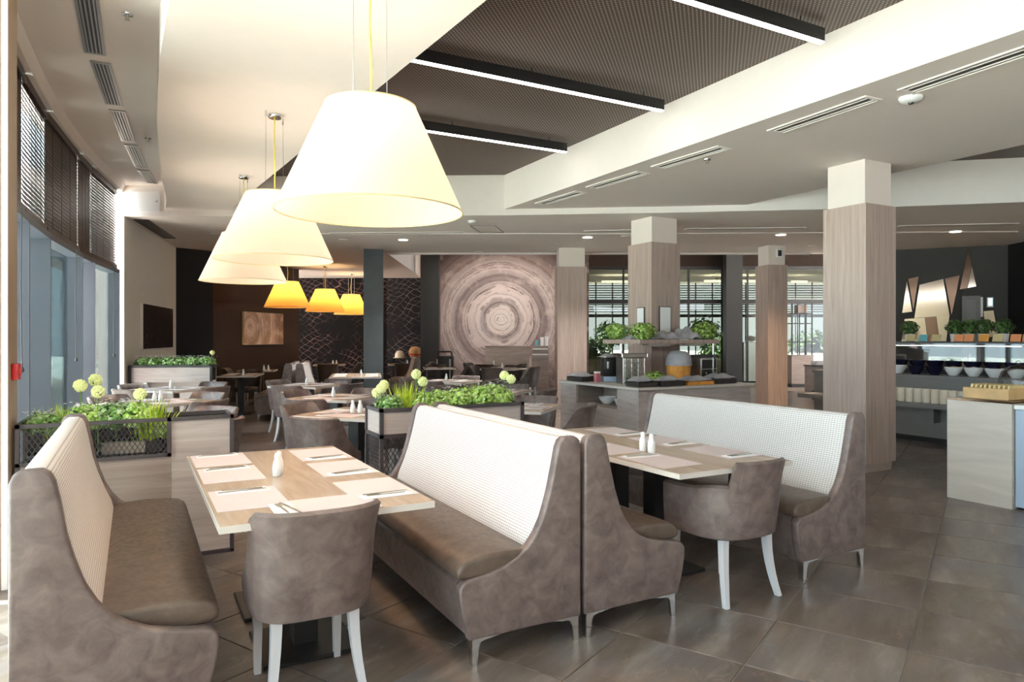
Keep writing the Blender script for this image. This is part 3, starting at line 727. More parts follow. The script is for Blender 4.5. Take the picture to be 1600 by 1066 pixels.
far_table(Q(368, 12.95)+wy*.55, .70, 1.1, wrr, 'dark alcove, nearer of two', (('at the far end', 0, .8, PI), ('on the left', -.55, 0, -PI/2)), shak=1, nset=4)
far_table(Q(404, 15.1)+wy*.3, .62, .75, wrr, 'dark alcove, farther of two', (('on the left', -.5, 0, -PI/2),), nset=2, shak=2)
far_table(Q(688, 16.3)+wy*.3, .7, .9, wrr, 'beside the single end-on bench', (('on the right', .52, .1, PI/2), ('at the far end', 0, .68, PI)), nset=2, shak=0)
far_table(Q(630, 18.9), .8, .8, wrr, 'far back by the net mural', (('on the near side', 0, -.55, 0), ('on the left', -.55, 0, -PI/2), ('on the right', .55, .1, PI/2)), nset=0, shak=1)
far_table(Q(515, 18.6), .8, .8, wrr, 'under the farthest amber lamp', (('on the near side', 0, -.55, 0), ('on the right', .55, 0, PI/2), ('on the left', -.55, 0, -PI/2)), nset=0, shak=2)
# ------------------------------------------------------------------ foliage
def leaf_mb(n, rx, ry, rz, size, seed, flat=.4, z0=0):
    rnd = random.Random(seed); m = MB()
    while n > 0:
        x, y, z = (rnd.uniform(-1, 1) for _ in range(3))
        d = x*x+y*y+z*z
        if d > 1 or d < .12: continue
        n -= 1
        c = Vector((x*rx, y*ry, z0+rz*(z+1)/2*1.0)); nrm = Vector((x, y, z*.6+rnd.uniform(0, .9))).normalized()
        a = nrm.orthogonal().normalized(); a.rotate(Matrix.Rotation(rnd.uniform(0, 2*PI), 3, nrm)); b = nrm.cross(a)
        L = size*rnd.uniform(.7, 1.3); W = L*rnd.uniform(.34, .5); up = nrm*L*.18
        m.add([c-a*L*.5, c-b*W+up*.4, c+a*L*.5-up, c+b*W+up*.4, c+up*.2], [(0,1,4),(1,2,4),(2,3,4),(3,0,4)])
    return m
def plant_f(name, mat, n, r, size, seed, flowers=0, soil=True):
    def f():
        t = thing(name, '', 'plant')
        obj('foliage', leaf_mb(n, r[0], r[1], r[2], size, seed, z0=.0), M[mat], t, None, kind='stuff')
        obj('stem', MB().tube([(0,0,-.06),(.005,.004,r[2]*.5)], .006, 5), M['stem'], t)
        if flowers:
            rnd = random.Random(seed+1); m = MB()
            for i in range(flowers):
                x, y = rnd.uniform(-.8, .8)*r[0], rnd.uniform(-.8, .8)*r[1]; z = r[2]*rnd.uniform(.75, 1.08)
                for k in range(5):
                    a = 2*PI*k/5; m.add([(x, y, z), (x+.012*math.cos(a), y+.012*math.sin(a), z+.005), (x+.012*math.cos(a+1), y+.012*math.sin(a+1), z+.005)], [(0,1,2)])
            obj('blossom', m, M['napkin'], t, None, kind='stuff')
        return t
    return Maker(f)
BUSH = plant_f('leafy_plant', 'leaf_light', 520, (.16, .14, .20), .036, 3, 30)
BUSH2 = plant_f('leafy_plant', 'leaf_dark', 480, (.17, .14, .18), .037, 5, 44)
OLIVE = plant_f('round_plant', 'leaf_olive', 360, (.16, .16, .2), .045, 9)
SMALL = plant_f('potted_herb', 'leaf_tree', 150, (.12, .12, .17), .05, 13)
TREE = plant_f('leafy_tree', 'leaf_tree', 420, (.42, .4, .75), .1, 17)
def allium_f():
    t = thing('ball_flower', '', 'flower')
    obj('stalk', MB().tube([(0,0,-.1),(.004,0,.1),(0,.004,.27)], .004, 5), M['stem'], t)
    rnd = random.Random(4); m = MB()
    for i in range(150):
        v = Vector((rnd.gauss(0,1), rnd.gauss(0,1), rnd.gauss(0,1))).normalized(); c = Vector((0,0,.3))+v*.032; a = v.orthogonal().normalized()*.011; b = v.cross(a)
        m.add([c-a, c+b, c+a, c-b, c+v*.012], [(0,1,4),(1,2,4),(2,3,4),(3,0,4)])
    obj('bloom', m, M['bloom'], t, None, kind='stuff'); return t
BALL = Maker(allium_f)
def grass_f():
    t = thing('grass_tuft', '', 'plant'); rnd = random.Random(8); m = MB()
    for i in range(90):
        x, y = rnd.gauss(0, .035), rnd.gauss(0, .035); h = rnd.uniform(.14, .24); dx, dy = x*rnd.uniform(.4, 1.2), y*rnd.uniform(.4, 1.2); a = rnd.uniform(0, PI); wx_, wy_ = .004*math.cos(a), .004*math.sin(a)
        m.add([(x-wx_, y-wy_, -.02), (x+wx_, y+wy_, -.02), (x+dx*.5+wx_, y+dy*.5+wy_, h*.6), (x+dx*.5-wx_, y+dy*.5-wy_, h*.6), (x+dx, y+dy, h)], [(0,1,2,3),(3,2,4)])
    obj('blade', m, M['grass'], t, None, kind='stuff'); return t
GRASS = Maker(grass_f)
# ------------------------------------------------------------------ planters
def mesh_panel(x0, x1, z0, z1, y, step=.030, r=.0022):
    m = MB(); hgt = (z1-z0); k = 1.0
    xx = x0-hgt
    def seg(ax, az, bx, bz):
        if ax > bx: ax, az, bx, bz = bx, bz, ax, az
        if bx <= x0 or ax >= x1: return
        if ax < x0: az += (bz-az)*(x0-ax)/(bx-ax); ax = x0
        if bx > x1: bz = az+(bz-az)*(x1-ax)/(bx-ax); bx = x1
        d = Vector((bx-ax, bz-az)).normalized(); n_ = Vector((-d.y, d.x))*r
        m.add([(ax-n_.x, y, az-n_.y), (bx-n_.x, y, bz-n_.y), (bx+n_.x, y, bz+n_.y), (ax+n_.x, y, az+n_.y), (ax-n_.x, y+.003, az-n_.y), (bx-n_.x, y+.003, bz-n_.y), (bx+n_.x, y+.003, bz+n_.y), (ax+n_.x, y+.003, az+n_.y)], [(0,1,2,3),(7,6,5,4),(0,4,5,1),(3,2,6,7)])
    while xx < x1+hgt:
        seg(xx, z0, xx+hgt*.6, z1); seg(xx, z0, xx-hgt*.6, z1); xx += step
    return m
def bars(name, segs, th, mat, parent):
    for (a, b) in segs:
        x0, x1 = sorted((a[0], b[0])); y0, y1 = sorted((a[1], b[1])); z0, z1 = sorted((a[2], b[2]))
        obj(name, MB().box(x0-th, x1+th, y0-th, y1+th, z0-th, z1+th), M[mat], parent, None)
# left: wood screen with a mesh box let into its top left
X0, X1, Y0, Y1, ZT = -.62, .60, 5.15, 5.50, .935
pl_ = thing('planter_screen', 'wood screen with black frame and mesh flower box behind the front left table', 'planter', (0, 0, 0))
th = .012
bars('frame_bar', [((X1, Y0, .012), (X1, Y0, ZT)), ((X0, Y0, .012), (X0, Y0, ZT)), ((X1, Y1, .012), (X1, Y1, ZT)), ((X0, Y1, .012), (X0, Y1, ZT)), ((X0, Y0, ZT), (X1, Y0, ZT)), ((X0, Y1, ZT), (X1, Y1, ZT)), ((X0, Y0, .012), (X1, Y0, .012)), ((X1, Y0, ZT), (X1, Y1, ZT)), ((X0, Y0, ZT), (X0, Y1, ZT)), ((.21, Y0, .70), (.21, Y0, ZT)), ((X0, Y0, .70), (.21, Y0, .70))], th, 'frame', pl_)
obj('wood_board', MB().box(.224, X1-.013, Y0, Y0+.03, .026, ZT-.013), M['panelwood'], pl_, None)
obj('wood_board', MB().box(X0+.013, .223, Y0, Y0+.03, .026, .687), M['screenwood'], pl_, None)
obj('box_floor', MB().box(X0+.013, .197, Y0+.03, Y1-.013, .69, .705), M['black'], pl_, None)
obj('box_back', MB().box(X0+.013, X1-.013, Y1-.01, Y1, .4, ZT-.013), M['black'], pl_, None)
obj('mesh_panel', mesh_panel(X0+.013, .197, .713, ZT-.013, Y0), M['frame'], pl_, None, kind='stuff')
for k, (x, mt) in enumerate(((-.40, 'black'), (-.05, 'steel'), (.12, 'black'))):
    o = obj('plant_trough', MB().rbox(x-.14 if k < 2 else x-.06, x+.14 if k < 2 else x+.06, Y0+.08, Y0+.28, .706, .80, .01, 1), M[mt]); tag(o, ['black plastic trough at the window end of the mesh box', 'grey metal trough in the middle of the mesh box', 'small black pot at the right end of the mesh box'][k], 'trough')
for k, (x, y, mkr, sc, z) in enumerate(((-.50, 5.30, BUSH2, .8, .86), (-.38, 5.33, GRASS, 1.0, .83), (-.27, 5.30, BUSH, .9, .87), (-.10, 5.33, BUSH2, 1.0, .87), (.02, 5.30, BUSH, .9, .87), (.10, 5.28, GRASS, 1.15, .82), (.165, 5.27, BUSH, .55, .80))):
    mkr((x, y, z), k*1.3, ['leafy plant at the window end of the mesh flower box', 'yellow-green grass tuft beside the window-end plant of the mesh box', 'bright leafy plant under the ball flowers of the mesh box', 'white-flecked plant in the middle of the mesh flower box', 'bright bushy plant left of the tall yellow grass', 'tall yellow-green grass tuft near the right end of the mesh box', 'small leafy plant spilling at the right end of the mesh box'][k], None, sc)
for k, (x, y, z) in enumerate(((-.30, 5.24, .87), (-.22, 5.33, .90), (-.20, 5.22, .83), (.04, 5.26, .80))):
    BALL((x, y, z), k, ['pale ball flower, leftmost over the mesh flower box', 'pale ball flower, highest over the mesh flower box', 'pale ball flower just below the highest one', 'pale ball flower alone, nearest the yellow grass'][k])
# right: post planter
X0, X1, Y0, Y1, ZT = 1.665, 2.90, 5.13, 5.50, .92
pr_ = thing('post_planter', 'charcoal framed planter with wood panels and mesh below, behind the middle benches', 'planter', (0, 0, 0))
bars('frame_bar', [((x, y, .012), (x, y, ZT)) for x in (X0, X1) for y in (Y0, Y1)]+[((X0, y, z), (X1, y, z)) for y in (Y0, Y1) for z in (ZT, .72)]+[((x, Y0, z), (x, Y1, z)) for x in (X0, X1) for z in (ZT, .72)], .014, 'frame', pr_)
for y in (Y0, Y1-.01): obj('wood_board', MB().box(X0+.015, X1-.015, y, y+.01, .735, ZT-.015), M['panelwood'], pr_, None)
for x in (X0, X1-.01): obj('wood_board', MB().box(x, x+.01, Y0+.015, Y1-.015, .735, ZT-.015), M['panelwood'], pr_, None)
obj('soil', MB().box(X0+.015, X1-.015, Y0+.012, Y1-.012, .735, .88), M['soil'], pr_, None)
obj('mesh_panel', mesh_panel(X0+.015, X1-.015, .03, .706, Y0, .035), M['frame'], pr_, None, kind='stuff')
ew = mesh_panel(Y0+.015, Y1-.015, .03, .706, 0, .035).xf(Matrix.Translation((X0, 0, 0)) @ Matrix.Rotation(PI/2, 4, 'Z'))
obj('mesh_panel', ew, M['frame'], pr_, None, kind='stuff')
lab = ['leafy plant at the left end of the post planter', 'dark green grass tuft left of the bench back in the post planter', 'bright plant just left of the bench top, post planter', 'bright plant over the bench top, second in the post planter', 'bushy bright plant in the middle of the post planter', 'grassy tuft in the middle of the post planter', 'bushy bright plant, third from the right in the post planter', 'bushy bright plant, second from the right in the post planter', 'bright plant at the right end of the post planter']
for k, (x, mkr, sc) in enumerate(((1.79, BUSH2, .75), (1.94, GRASS, 1.05), (2.08, BUSH, .8), (2.23, BUSH, .85), (2.40, BUSH, .9), (2.53, GRASS, .9), (2.60, BUSH, .95), (2.73, BUSH, 1.0), (2.80, BUSH, .8))):
    mkr((x, 5.31+.03*(k % 2), .885), k*1.7, lab[k], None, sc)
for k, (x, y, z) in enumerate(((1.71, 5.27, .78), (1.76, 5.36, .80), (1.70, 5.35, .74), (2.03, 5.35, .88), (2.08, 5.33, .82), (2.83, 5.32, .85), (2.87, 5.27, .82))):
    BALL((x, y, z), k, ['pale ball flower, left of the two upper ones at the planter post', 'pale ball flower, right one at the planter post', 'pale ball flower, lowest at the planter post', 'pale ball flower, higher of the pair left of the bench top', 'pale ball flower, lower of the pair left of the bench top', 'pale ball flower, higher one at the right end of the post planter', 'pale ball flower, lower one at the right end of the post planter'][k])
# far white planter
pA = Q(203, 10.75); pB = Q(330, 10.9); vx = (pB-pA); LP = vx.length; rz_ = math.atan2(vx.y, vx.x)
pw = thing('white_planter', 'long white panelled planter with black rim before the beige picture wall', 'planter', (pA.x, pA.y, 0), rz_)
bars('rim_bar', [((0, 0, 1.03), (LP, 0, 1.03)), ((0, .34, 1.03), (LP, .34, 1.03)), ((0, 0, 1.03), (0, .34, 1.03)), ((LP, 0, 1.03), (LP, .34, 1.03)), ((LP, 0, .02), (LP, 0, 1.03)), ((0, 0, .02), (0, 0, 1.03))], .018, 'black', pw)
obj('front_panel', MB().box(.02, LP-.02, 0, .02, .78, 1.01), M['panelwood'], pw, None); obj('back_panel', MB().box(.02, LP-.02, .32, .34, .2, 1.01), M['white'], pw, None)
obj('soil', MB().box(.02, LP-.02, .02, .32, .8, 1.0), M['soil'], pw, None)
for k in range(6):
    q = pA+vx*((k+.85)/6.5)+Vector((-vx.y, vx.x)).normalized()*.16
    BUSH2((q.x, q.y, 1.0), k*1.1, ['first', 'second', 'third', 'fourth', 'fifth', 'last'][k]+' leafy plant from the window in the far white planter')
q = pA+vx*.985+Vector((-vx.y, vx.x)).normalized()*.12; BALL((q.x, q.y, .97), 0, 'pale ball flower at the right end of the far white planter', None, .9)
# ------------------------------------------------------------------ pendant lamps
def lamp_f(mat, sc_, cone=(.245, .50, .57)):
    def f():
        r0, r1, h = cone; t = thing('pendant_lamp', '', 'lamp')
        N = 48; m = MB()
        rows = [(r1+(r0-r1)*k/8, h*k/8) for k in range(9)]
        for r, z in rows:
            for i in range(N): a = 2*PI*i/N; m.v.append((r*math.cos(a), r*math.sin(a), z))
        for k in range(8):
            for i in range(N): m.f.append((k*N+i, k*N+(i+1) % N, (k+1)*N+(i+1) % N, (k+1)*N+i))
        sh = obj('lamp_shade', m, M[mat], t, 60)
        for r, z in ((r1, 0), (r0, h)):
            pts = [(r*math.cos(2*PI*i/N), r*math.sin(2*PI*i/N), z) for i in range(N+1)]; obj('rim', MB().tube(pts, .004, 4), M['tan'], t)
        obj('bulb', MB().lathe([(.01,0),(.045,.02),(.055,.06),(.03,.11),(.02,.13)], 14, (0,0,.20)), M['bulb'], t, 60)
        obj('spider_frame', MB().tube([(-r0, 0, h-.01), (r0, 0, h-.01)], .004).tube([(0, -r0, h-.01), (0, r0, h-.01)], .004).tube([(0, 0, h-.01), (0, 0, .33)], .012), M['steel'], t)
        top = sc_-2.16
        obj('cord', MB().tube([(0, 0, h), (.012, .004, h+.2), (-.008, 0, h+.45), (0, 0, top-.03)], .0065, 6), M['cord'], t)
        w_ = MB()
        for sx in (-1, 1): w_.tube([(sx*.13, -.0, h-.02), (sx*.125, 0, top)], .0018, 4)
        obj('wire', w_, M['steel'], t)
        obj('canopy', MB().lathe([(.055, top-.03), (.06, top-.022), (.06, top)], 20), M['chrome'], t, 40)
        cl = MB()
        for sx in (-1, 1): cl.cyl((sx*.125, 0, top-.05), (sx*.125, 0, top), .008, .008, 8)
        obj('wire_clip', cl, M['chrome'], t); return t
    return Maker(f)
LAMP = lamp_f('shade', Z2); AMB = lamp_f('shade_amber', ZB)
for k, (x, y) in enumerate(((1.13, 3.67), (1.085, 6.32), (1.17, 8.9))):
    LAMP((x, y, 2.16), .5+k*.3, ['giant ivory cone lampshade nearest the camera, over the front table', 'ivory cone lampshade hanging second in the row of three', 'ivory cone lampshade hanging third, mostly hidden behind the second'][k])
    point_light('lamp_bulb_light', (x, y, 2.50), 13, WARM, .10); spot_light('lamp_down_light', (x, y, 2.34), 50, (1, .58, .34), 122)
for k, (px, d) in enumerate(((449, 15.5), (508, 18.0), (549, 20.2))):
    q = Q(px, d); AMB((q.x, q.y, 2.16), k, ['amber lampshade in the alcove, left and largest of three', 'amber lampshade in the alcove, middle of three', 'amber lampshade in the alcove, partly behind the slate post'][k])
    point_light('lamp_bulb_light', (q.x, q.y, 2.46), 45, (1, .66, .32), .08)
# ------------------------------------------------------------------ led bars in the recess
for k, y in enumerate((1.75, 3.61, 5.48, 7.28)):
    t = thing('led_bar', ['', 'black linear light bar, nearest and uppermost in the dark recess', 'black linear light bar in the middle of the dark recess', 'black linear light bar, farthest in the dark recess'][k] or 'black linear light bar above the camera', 'light', (0, y, 0)) if k else None
    if k == 0: continue
    obj('housing', MB().box(1.0, 4.75, -.024, .024, 3.80, 3.905), M['black'], t, None); obj('diffuser', MB().box(1.01, 4.745, -.022, .022, 3.79, 3.80), M['led'], t, None)
    h = MB()
    for x in (1.9, 3.2, 4.5): h.cyl((x, 0, 3.9), (x, 0, Z3+.002), .006, .006, 6)
    obj('hanger', h, M['black'], t)
# ------------------------------------------------------------------ ceiling fixtures
def vent(label, a, b, z, w_, group=None, mat='steel', n=3):
    a, b = Vector(a), Vector(b); L = (b-a).length; ang = math.atan2((b-a).y, (b-a).x)
    t = thing('air_vent', label, 'vent', (a.x, a.y, z), ang, group)
    for (x0, x1, y0, y1) in ((0, L, -w_/2, -w_/2+.02), (0, L, w_/2-.02, w_/2), (0, .03, -w_/2+.02, w_/2-.02), (L-.03, L, -w_/2+.02, w_/2-.02)):
        obj('frame_strip', MB().box(x0, x1, y0, y1, -.012, -.001), M[mat], t, None)
    obj('backing', MB().box(.03, L-.03, -w_/2+.02, w_/2-.02, -.004, -.001), M['black'], t, None)
    for i in range(n):
        y = -w_/2+.02+(w_-.04)*(i+.5)/n; obj('louvre', MB().box(.03, L-.03, y-.006, y+.006, -.011, -.005), M[mat], t, None)
vl = [((-.285, 5.35), (-.275, 6.62)), ((-.245, 6.80), (-.17, 7.98)), ((-.145, 8.16), (-.05, 9.38)), ((-.025, 9.55), (.09, 10.72)), ((.12, 10.9), (.25, 11.75))]
for k, (a, b) in enumerate(vl):
    vent(['first slotted vent by the window ceiling, cut by the top edge', 'second slotted vent along the window ceiling', 'third slotted vent along the window ceiling', 'fourth slotted vent along the window ceiling', 'last slotted vent along the window ceiling, at the beam'][k], a, b, ZV, .15, n=4)
vr = [((5.30, 2.2), (5.36, 3.32)), ((5.27, 3.52), (5.32, 4.56)), ((5.30, 5.17), (5.26, 6.16)), ((5.27, 6.42), (5.22, 7.40)), ((5.25, 7.68), (5.20, 8.66))]
for k, (a, b) in enumerate(vr):
    vent(['long slot vent at the right edge of the soffit', 'slot vent left of the white dome sensor', 'slot vent in the middle of the right soffit', 'fourth slot vent from the right along the soffit', 'farthest slot vent, at the recess corner'][k], a, b, Z2, .2, mat='white', n=2)
def dome(label, p, z, r=.075, cat='sensor', lens=True):
    t = thing('ceiling_sensor', label, cat, (p.x, p.y, z))
    obj('dome', MB().lathe([(r, -.001), (r, -.015), (r*.85, -.035), (r*.4, -.045), (.001, -.046)], 24), M['ceramic'], t, 50)
    if lens: obj('lens', MB().lathe([(.022, -.044), (.018, -.056), (.002, -.06)], 12), M['black'], t, 50)
dome('white dome sensor with black lens on the right soffit', P(1423, 152, Z2), Z2, .09)
dome('white smoke detector on the back ceiling, right of the big shade', P(738, 345, ZB), ZB, .07, lens=False)
def sprinkler(label, p, z):
    t = thing('sprinkler', label, 'sprinkler', (p.x, p.y, z)); obj('rosette', MB().lathe([(.04, -.001), (.038, -.008), (.015, -.01)], 16), M['chrome'], t); obj('nozzle', MB().lathe([(.012, -.01), (.01, -.035), (.02, -.04), (.02, -.043)], 10), M['steel'], t)
sprinkler('chrome sprinkler on the window ceiling, near the top edge', P(199, 22, ZV), ZV); sprinkler('chrome sprinkler on the window ceiling, before the beam', P(231, 216, ZV), ZV)
sprinkler('chrome sprinkler on the dark perforated panel above a light bar', P(690, 97, Z3), Z3); sprinkler('small sprinkler on the right soffit by the middle vent', P(1105, 249, Z2), Z2)
for k, (x, y) in enumerate(((630, 374), (918, 370), (1220, 366), (1493, 361))):
    q = P(x, y, ZB); t = thing('downlight', 'round glowing downlight, '+['left of the ring mural', 'right of the ring mural, before the pale column', 'before the far right small column', 'right of the big wooden column'][k], 'light', (q.x, q.y, ZB))
    obj('rim', MB().lathe([(.10, -.001), (.10, -.012), (.075, -.014)], 20), M['white'], t, 40); obj('glow', MB().lathe([(.085, -.0145), (.085, -.018), (.001, -.018)], 20), M['down'], t, None)
    spot_light('downlight_beam', (q.x, q.y, ZB-.03), 520, NEUT if k < 2 else (1, .74, .48))
for k, (x, y) in enumerate(((536, 374), (978, 369), (748, 395), (1270, 386))):
    q = P(x, y, ZB) if y < 380 else P(x, y-2, ZB); t = thing('unlit_downlight', 'round unlit white ceiling disc, '+['left beside the glowing one', 'left of the central column', 'above the ring mural', 'right of the far small column'][k], 'light', (q.x, q.y, ZB)); obj('disc', MB().lathe([(.09, -.001), (.09, -.015), (.07, -.02), (.001, -.02)], 20), M['white'], t, 40)
def slot(label, a, b):
    a, b = P(*a, ZB), P(*b, ZB); L = (b-a).length; t = thing('slot_diffuser', label, 'vent', (a.x, a.y, ZB), math.atan2((b-a).y, (b-a).x))
    obj('flange', MB().box(0, L, -.05, .05, -.012, -.001), M['white'], t, None); obj('slot', MB().box(.03, L-.03, -.012, .012, -.016, -.012), M['black'], t, None)
slot('long white slot diffuser under the big lampshade', (514, 364), (727, 362.5)); slot('slim slot diffuser left of the central column', (912, 361), (992, 359)); slot('slim slot diffuser between the wooden columns', (1070, 357.5), (1258, 355.5)); slot('slim slot diffuser right of the big column', (1404, 353), (1590, 349))
a, b = P(734, 352, ZB), P(750, 363, ZB)
hatch = thing('ceiling_hatch', 'square access hatch in the back ceiling, right of the big shade', 'hatch', (a.x, a.y, ZB), 0)
c_, d_ = P(787, 363, ZB)-a, P(773, 352, ZB)-a; e_ = b-a
hm = MB()
for u, v in (((0, 0), e_), (e_, c_), (c_, d_), (d_, (0, 0))): hm.cyl((u[0], u[1], -.004), (v[0], v[1], -.004), .008, .008, 5)
obj('frame_line', hm, M['greycounter'], hatch, None)
# access panel on the beam face
v0 = Vector(bp[1]); vv = (Vector(bp[2])-v0).normalized()
t = thing('access_panel', 'white square access panel on the beam above the far windows', 'panel', (v0.x, v0.y, 0), math.atan2(vv.y, vv.x))
obj('cover', MB().rbox(.12, .56, -.018, -.002, 3.40, 3.72, .004, 1), M['ceramic'], t, 30); obj('latch', MB().box(.5, .53, -.022, -.018, 3.55, 3.57), M['steel'], t, None)
# recessed dark slot in the ceiling by the left wall
a, b = P(220, 343, ZB), P(265, 372, ZB); vent('dark slot grille along the beige wall, back ceiling', a, b, ZB, .22, mat='black', n=2)
# ------------------------------------------------------------------ pictures
def picture(label, p, q, x0, x1, z0, z1, art, frame='white'):
    p, q = Vector(p), Vector(q); a = math.atan2((q-p).y, (q-p).x)
    t = thing('wall_picture', label, 'picture', (p.x, p.y, 0), a)
    obj('frame', MB().box(x0, x1, -.045, -.003, z0, z1), M[frame], t, None); obj('canvas', MB().box(x0+.004, x1-.004, -.052, -.045, z0+.004, z1-.004), art, t, None)
M['art1'] = netmat('dark_wave_print', srgb(20,16,15), srgb(120,108,104), 14)
pz = lambda y, d: H-(y-HZ)*d/F
def along(o_, e_, px):
    d_ = (e_-o_).normalized(); r = FW+RT*((px-800)/F); det = r.x*(-d_.y)+r.y*d_.x; k = (o_.x*(-d_.y)+o_.y*d_.x)/det; return (r*k-o_).dot(d_), k
u0, k0 = along(A, B, 219); u1, k1 = along(A, B, 266)
picture('dark canvas print on the beige wall by the windows', A, B, u0, u1, pz(546, k0), pz(474, k0), M['art1'])
M['art2'] = rings('brown_ring_print', list(zip((0, .12, .3, .4, .6, .75, 1), (srgb(120,92,72), srgb(206,178,152), srgb(150,118,94), srgb(210,182,156), srgb(160,126,100), srgb(206,176,150), srgb(130,100,80)))), (1.35, 0, 1.72), 1.3, .2)
u0, k0 = along(D0, D1, 378); u1, k1 = along(D0, D1, 440)
picture('brown concentric ring print on the alcove wall', D0, D1, u0, u1, pz(539, k0), pz(487, k0), M['art2'], 'tan')
# menu boards on the central column
for k, (x0, x1, z0, z1, f) in enumerate(((.15, .33, 1.50, 1.95, 0), (.14, .37, 1.50, 1.96, 1))):
    t = thing('menu_board', ['white framed notice on the left face of the central column', 'white framed notice on the right face of the central column'][k], 'sign', (6.93, 8.25, 0), PI/2 if f == 0 else 0)
    s = 1 if f == 0 else -1; ys = sorted((s*.002, s*.02)); yc = sorted((s*.02, s*.023))
    obj('frame', MB().box(x0, x1, ys[0], ys[1], z0, z1), M['frame'], t, None); obj('sheet', MB().box(x0+.012, x1-.012, yc[0], yc[1], z0+.012, z1-.012), M['ceramic'], t, None)
# speaker on the small right column
t = thing('wall_speaker', 'small white speaker box on the top of the far small column', 'speaker', (c4.x, c4.y, 0), -math.radians(16))
obj('housing', MB().rbox(.2, .33, -.0, .034, 3.09, 3.27, .01), M['ceramic'], t); obj('grille', MB().box(.225, .305, -.004, .001, 3.12, 3.24), M['black'], t, None)
# ------------------------------------------------------------------ buffet island round the central column
IX0, IX1, IY0, IY1, IZ = 5.80, 7.85, 7.16, 9.05, .82
t = thing('buffet_island', 'grey wood buffet island with pale top round the central column', 'counter', (0, 0, 0))
obj('worktop', MB().rbox(IX0-.04, 6.925, IY0-.04, IY1, IZ-.035, IZ, .004, 1), M['tableedge'], t, 30)
obj('worktop', MB().box(6.926, IX1+.04, IY0-.04, 8.245, IZ-.035, IZ), M['tableedge'], t, None)
obj('front_board', MB().box(IX0, IX1, IY0, IY0+.03, .08, IZ-.036), M['panelwood'], t, None)
obj('end_board', MB().box(IX1-.03, IX1, IY0+.031, 8.2, .08, IZ-.036), M['panelwood'], t, None)
obj('kick_board', MB().box(IX0+.05, IX1-.05, IY0+.05, 8.2, 0, .079), M['black'], t, None)
obj('side_board', MB().box(IX0, IX0+.03, IY0+.031, 7.62, .08, IZ-.036), M['panelwood'], t, None)
obj('side_board', MB().box(IX0, IX0+.03, 8.62, IY1, .08, IZ-.036), M['panelwood'], t, None)
for k, (y0, y1) in enumerate(((7.622, 8.12), (8.122, 8.618))):
    dr = obj('door', MB().box(IX0, IX0+.025, y0, y1, .08, .50), M['panelwood'], t, None); obj('knob', MB().cyl((IX0-.018, y0+.06 if k else y1-.06, .44), (IX0, y0+.06 if k else y1-.06, .44), .01, .008, 10), M['steel'], dr)
[obj('niche_side', MB().box(IX0+.03, 6.3, y_, y_+.015, .531, IZ-.036), M['panelwood_mid'], t, None) for y_ in (7.607, 8.605)]
obj('niche_floor', MB().box(IX0+.01, 6.3, 7.622, 8.618, .505, .53), M['panelwood_mid'], t, None); obj('niche_back', MB().box(6.3, 6.32, 7.622, 8.618, .505, IZ-.036), M['panelwood_mid'], t, None)
M['pink'] = plain('pink_card', srgb(190,110,120), .5, 0, .05)
def bowl_mb(r, h): return MB().lathe([(r*.45,0),(r*.5,.004),(r*.85,h*.55),(r,h),(r*.96,h),(r*.8,h*.55),(r*.42,.012)], 24)
bw = [mk('white_bowl', lambda: bowl_mb(.13, .10), 'ceramic', 'bowl'), mk('small_bowl', lambda: bowl_mb(.085, .10), 'ceramic', 'bowl')]
bw[0]((5.98, 8.08, .531), 0, 'large white bowl in the niche of the buffet island'); bw[1]((5.98, 7.80, .531), 0, 'small white bowl in the niche of the buffet island')
# shelf round the column
sx0, sx1, sy0, sy1 = 6.2, 7.70, 7.62, 8.50
t = thing('gantry_shelf', 'wooden display shelf on posts above the buffet island', 'shelf', (0, 0, 0))
obj('board', MB().box(sx0, sx1, sy0, 8.24, 1.39, 1.45), M['colwood'], t, None); obj('board', MB().box(sx0, 6.925, 8.241, sy1, 1.39, 1.45), M['colwood'], t, None)
for x, y in ((6.52, 8.46), (7.64, 7.68)): obj('post', MB().cyl((x, y, IZ+.001), (x, y, 1.39), .016, .016, 10), M['chrome'], t)
for x, y in ((6.62, 7.6), (7.3, 7.62)): obj('heat_lamp', MB().box(x-.2, x+.2, y+.1, y+.2, 1.355, 1.389), M['steel'], t, None)
OLIVE((6.32, 8.30, 1.46), 0, 'round green plant at the far left end of the gantry shelf', None, 1.2); OLIVE((6.33, 7.72, 1.45), 1, 'round green plant at the front corner of the gantry shelf', None, 1.25); OLIVE((7.55, 7.78, 1.46), 2, 'round green plant at the right end of the gantry shelf', None, 1.3)
OLIVE((6.32, 7.45, IZ+.01), 3, 'round green plant on the buffet worktop beside the steel dispenser', None, .95)
def cloth_mb(rx, ry, h, seed):
    rnd = random.Random(seed); N = 14; m = MB(); ph = [rnd.uniform(0, 6) for _ in range(6)]
    top = []
    for i in range(N+1):
        for j in range(N+1):
            u, v = i/N*2-1, j/N*2-1; e = max(abs(u), abs(v))
            z = h*(1-e**2.2)+.22*h*math.sin(4*u+ph[0]+2*v)*(1-e*.5)+.16*h*math.sin(7*v+ph[1]-3*u)
            x = u*rx*(1+.06*math.sin(5*v+ph[2])); y = v*ry*(1+.06*math.sin(5*u+ph[3])); m.v.append((x, y, max(.004, z)))
    for i in range(N):
        for j in range(N): a = i*(N+1)+j; m.f.append((a, a+N+1, a+N+2, a+1))
    return m
def cloth(label, loc, rx, ry, h, seed, rot=0):
    o = obj('draped_cloth', cloth_mb(rx, ry, h, seed), M['greycloth'], None, 60, loc=loc, rotz=rot); tag(o, label, 'cloth')
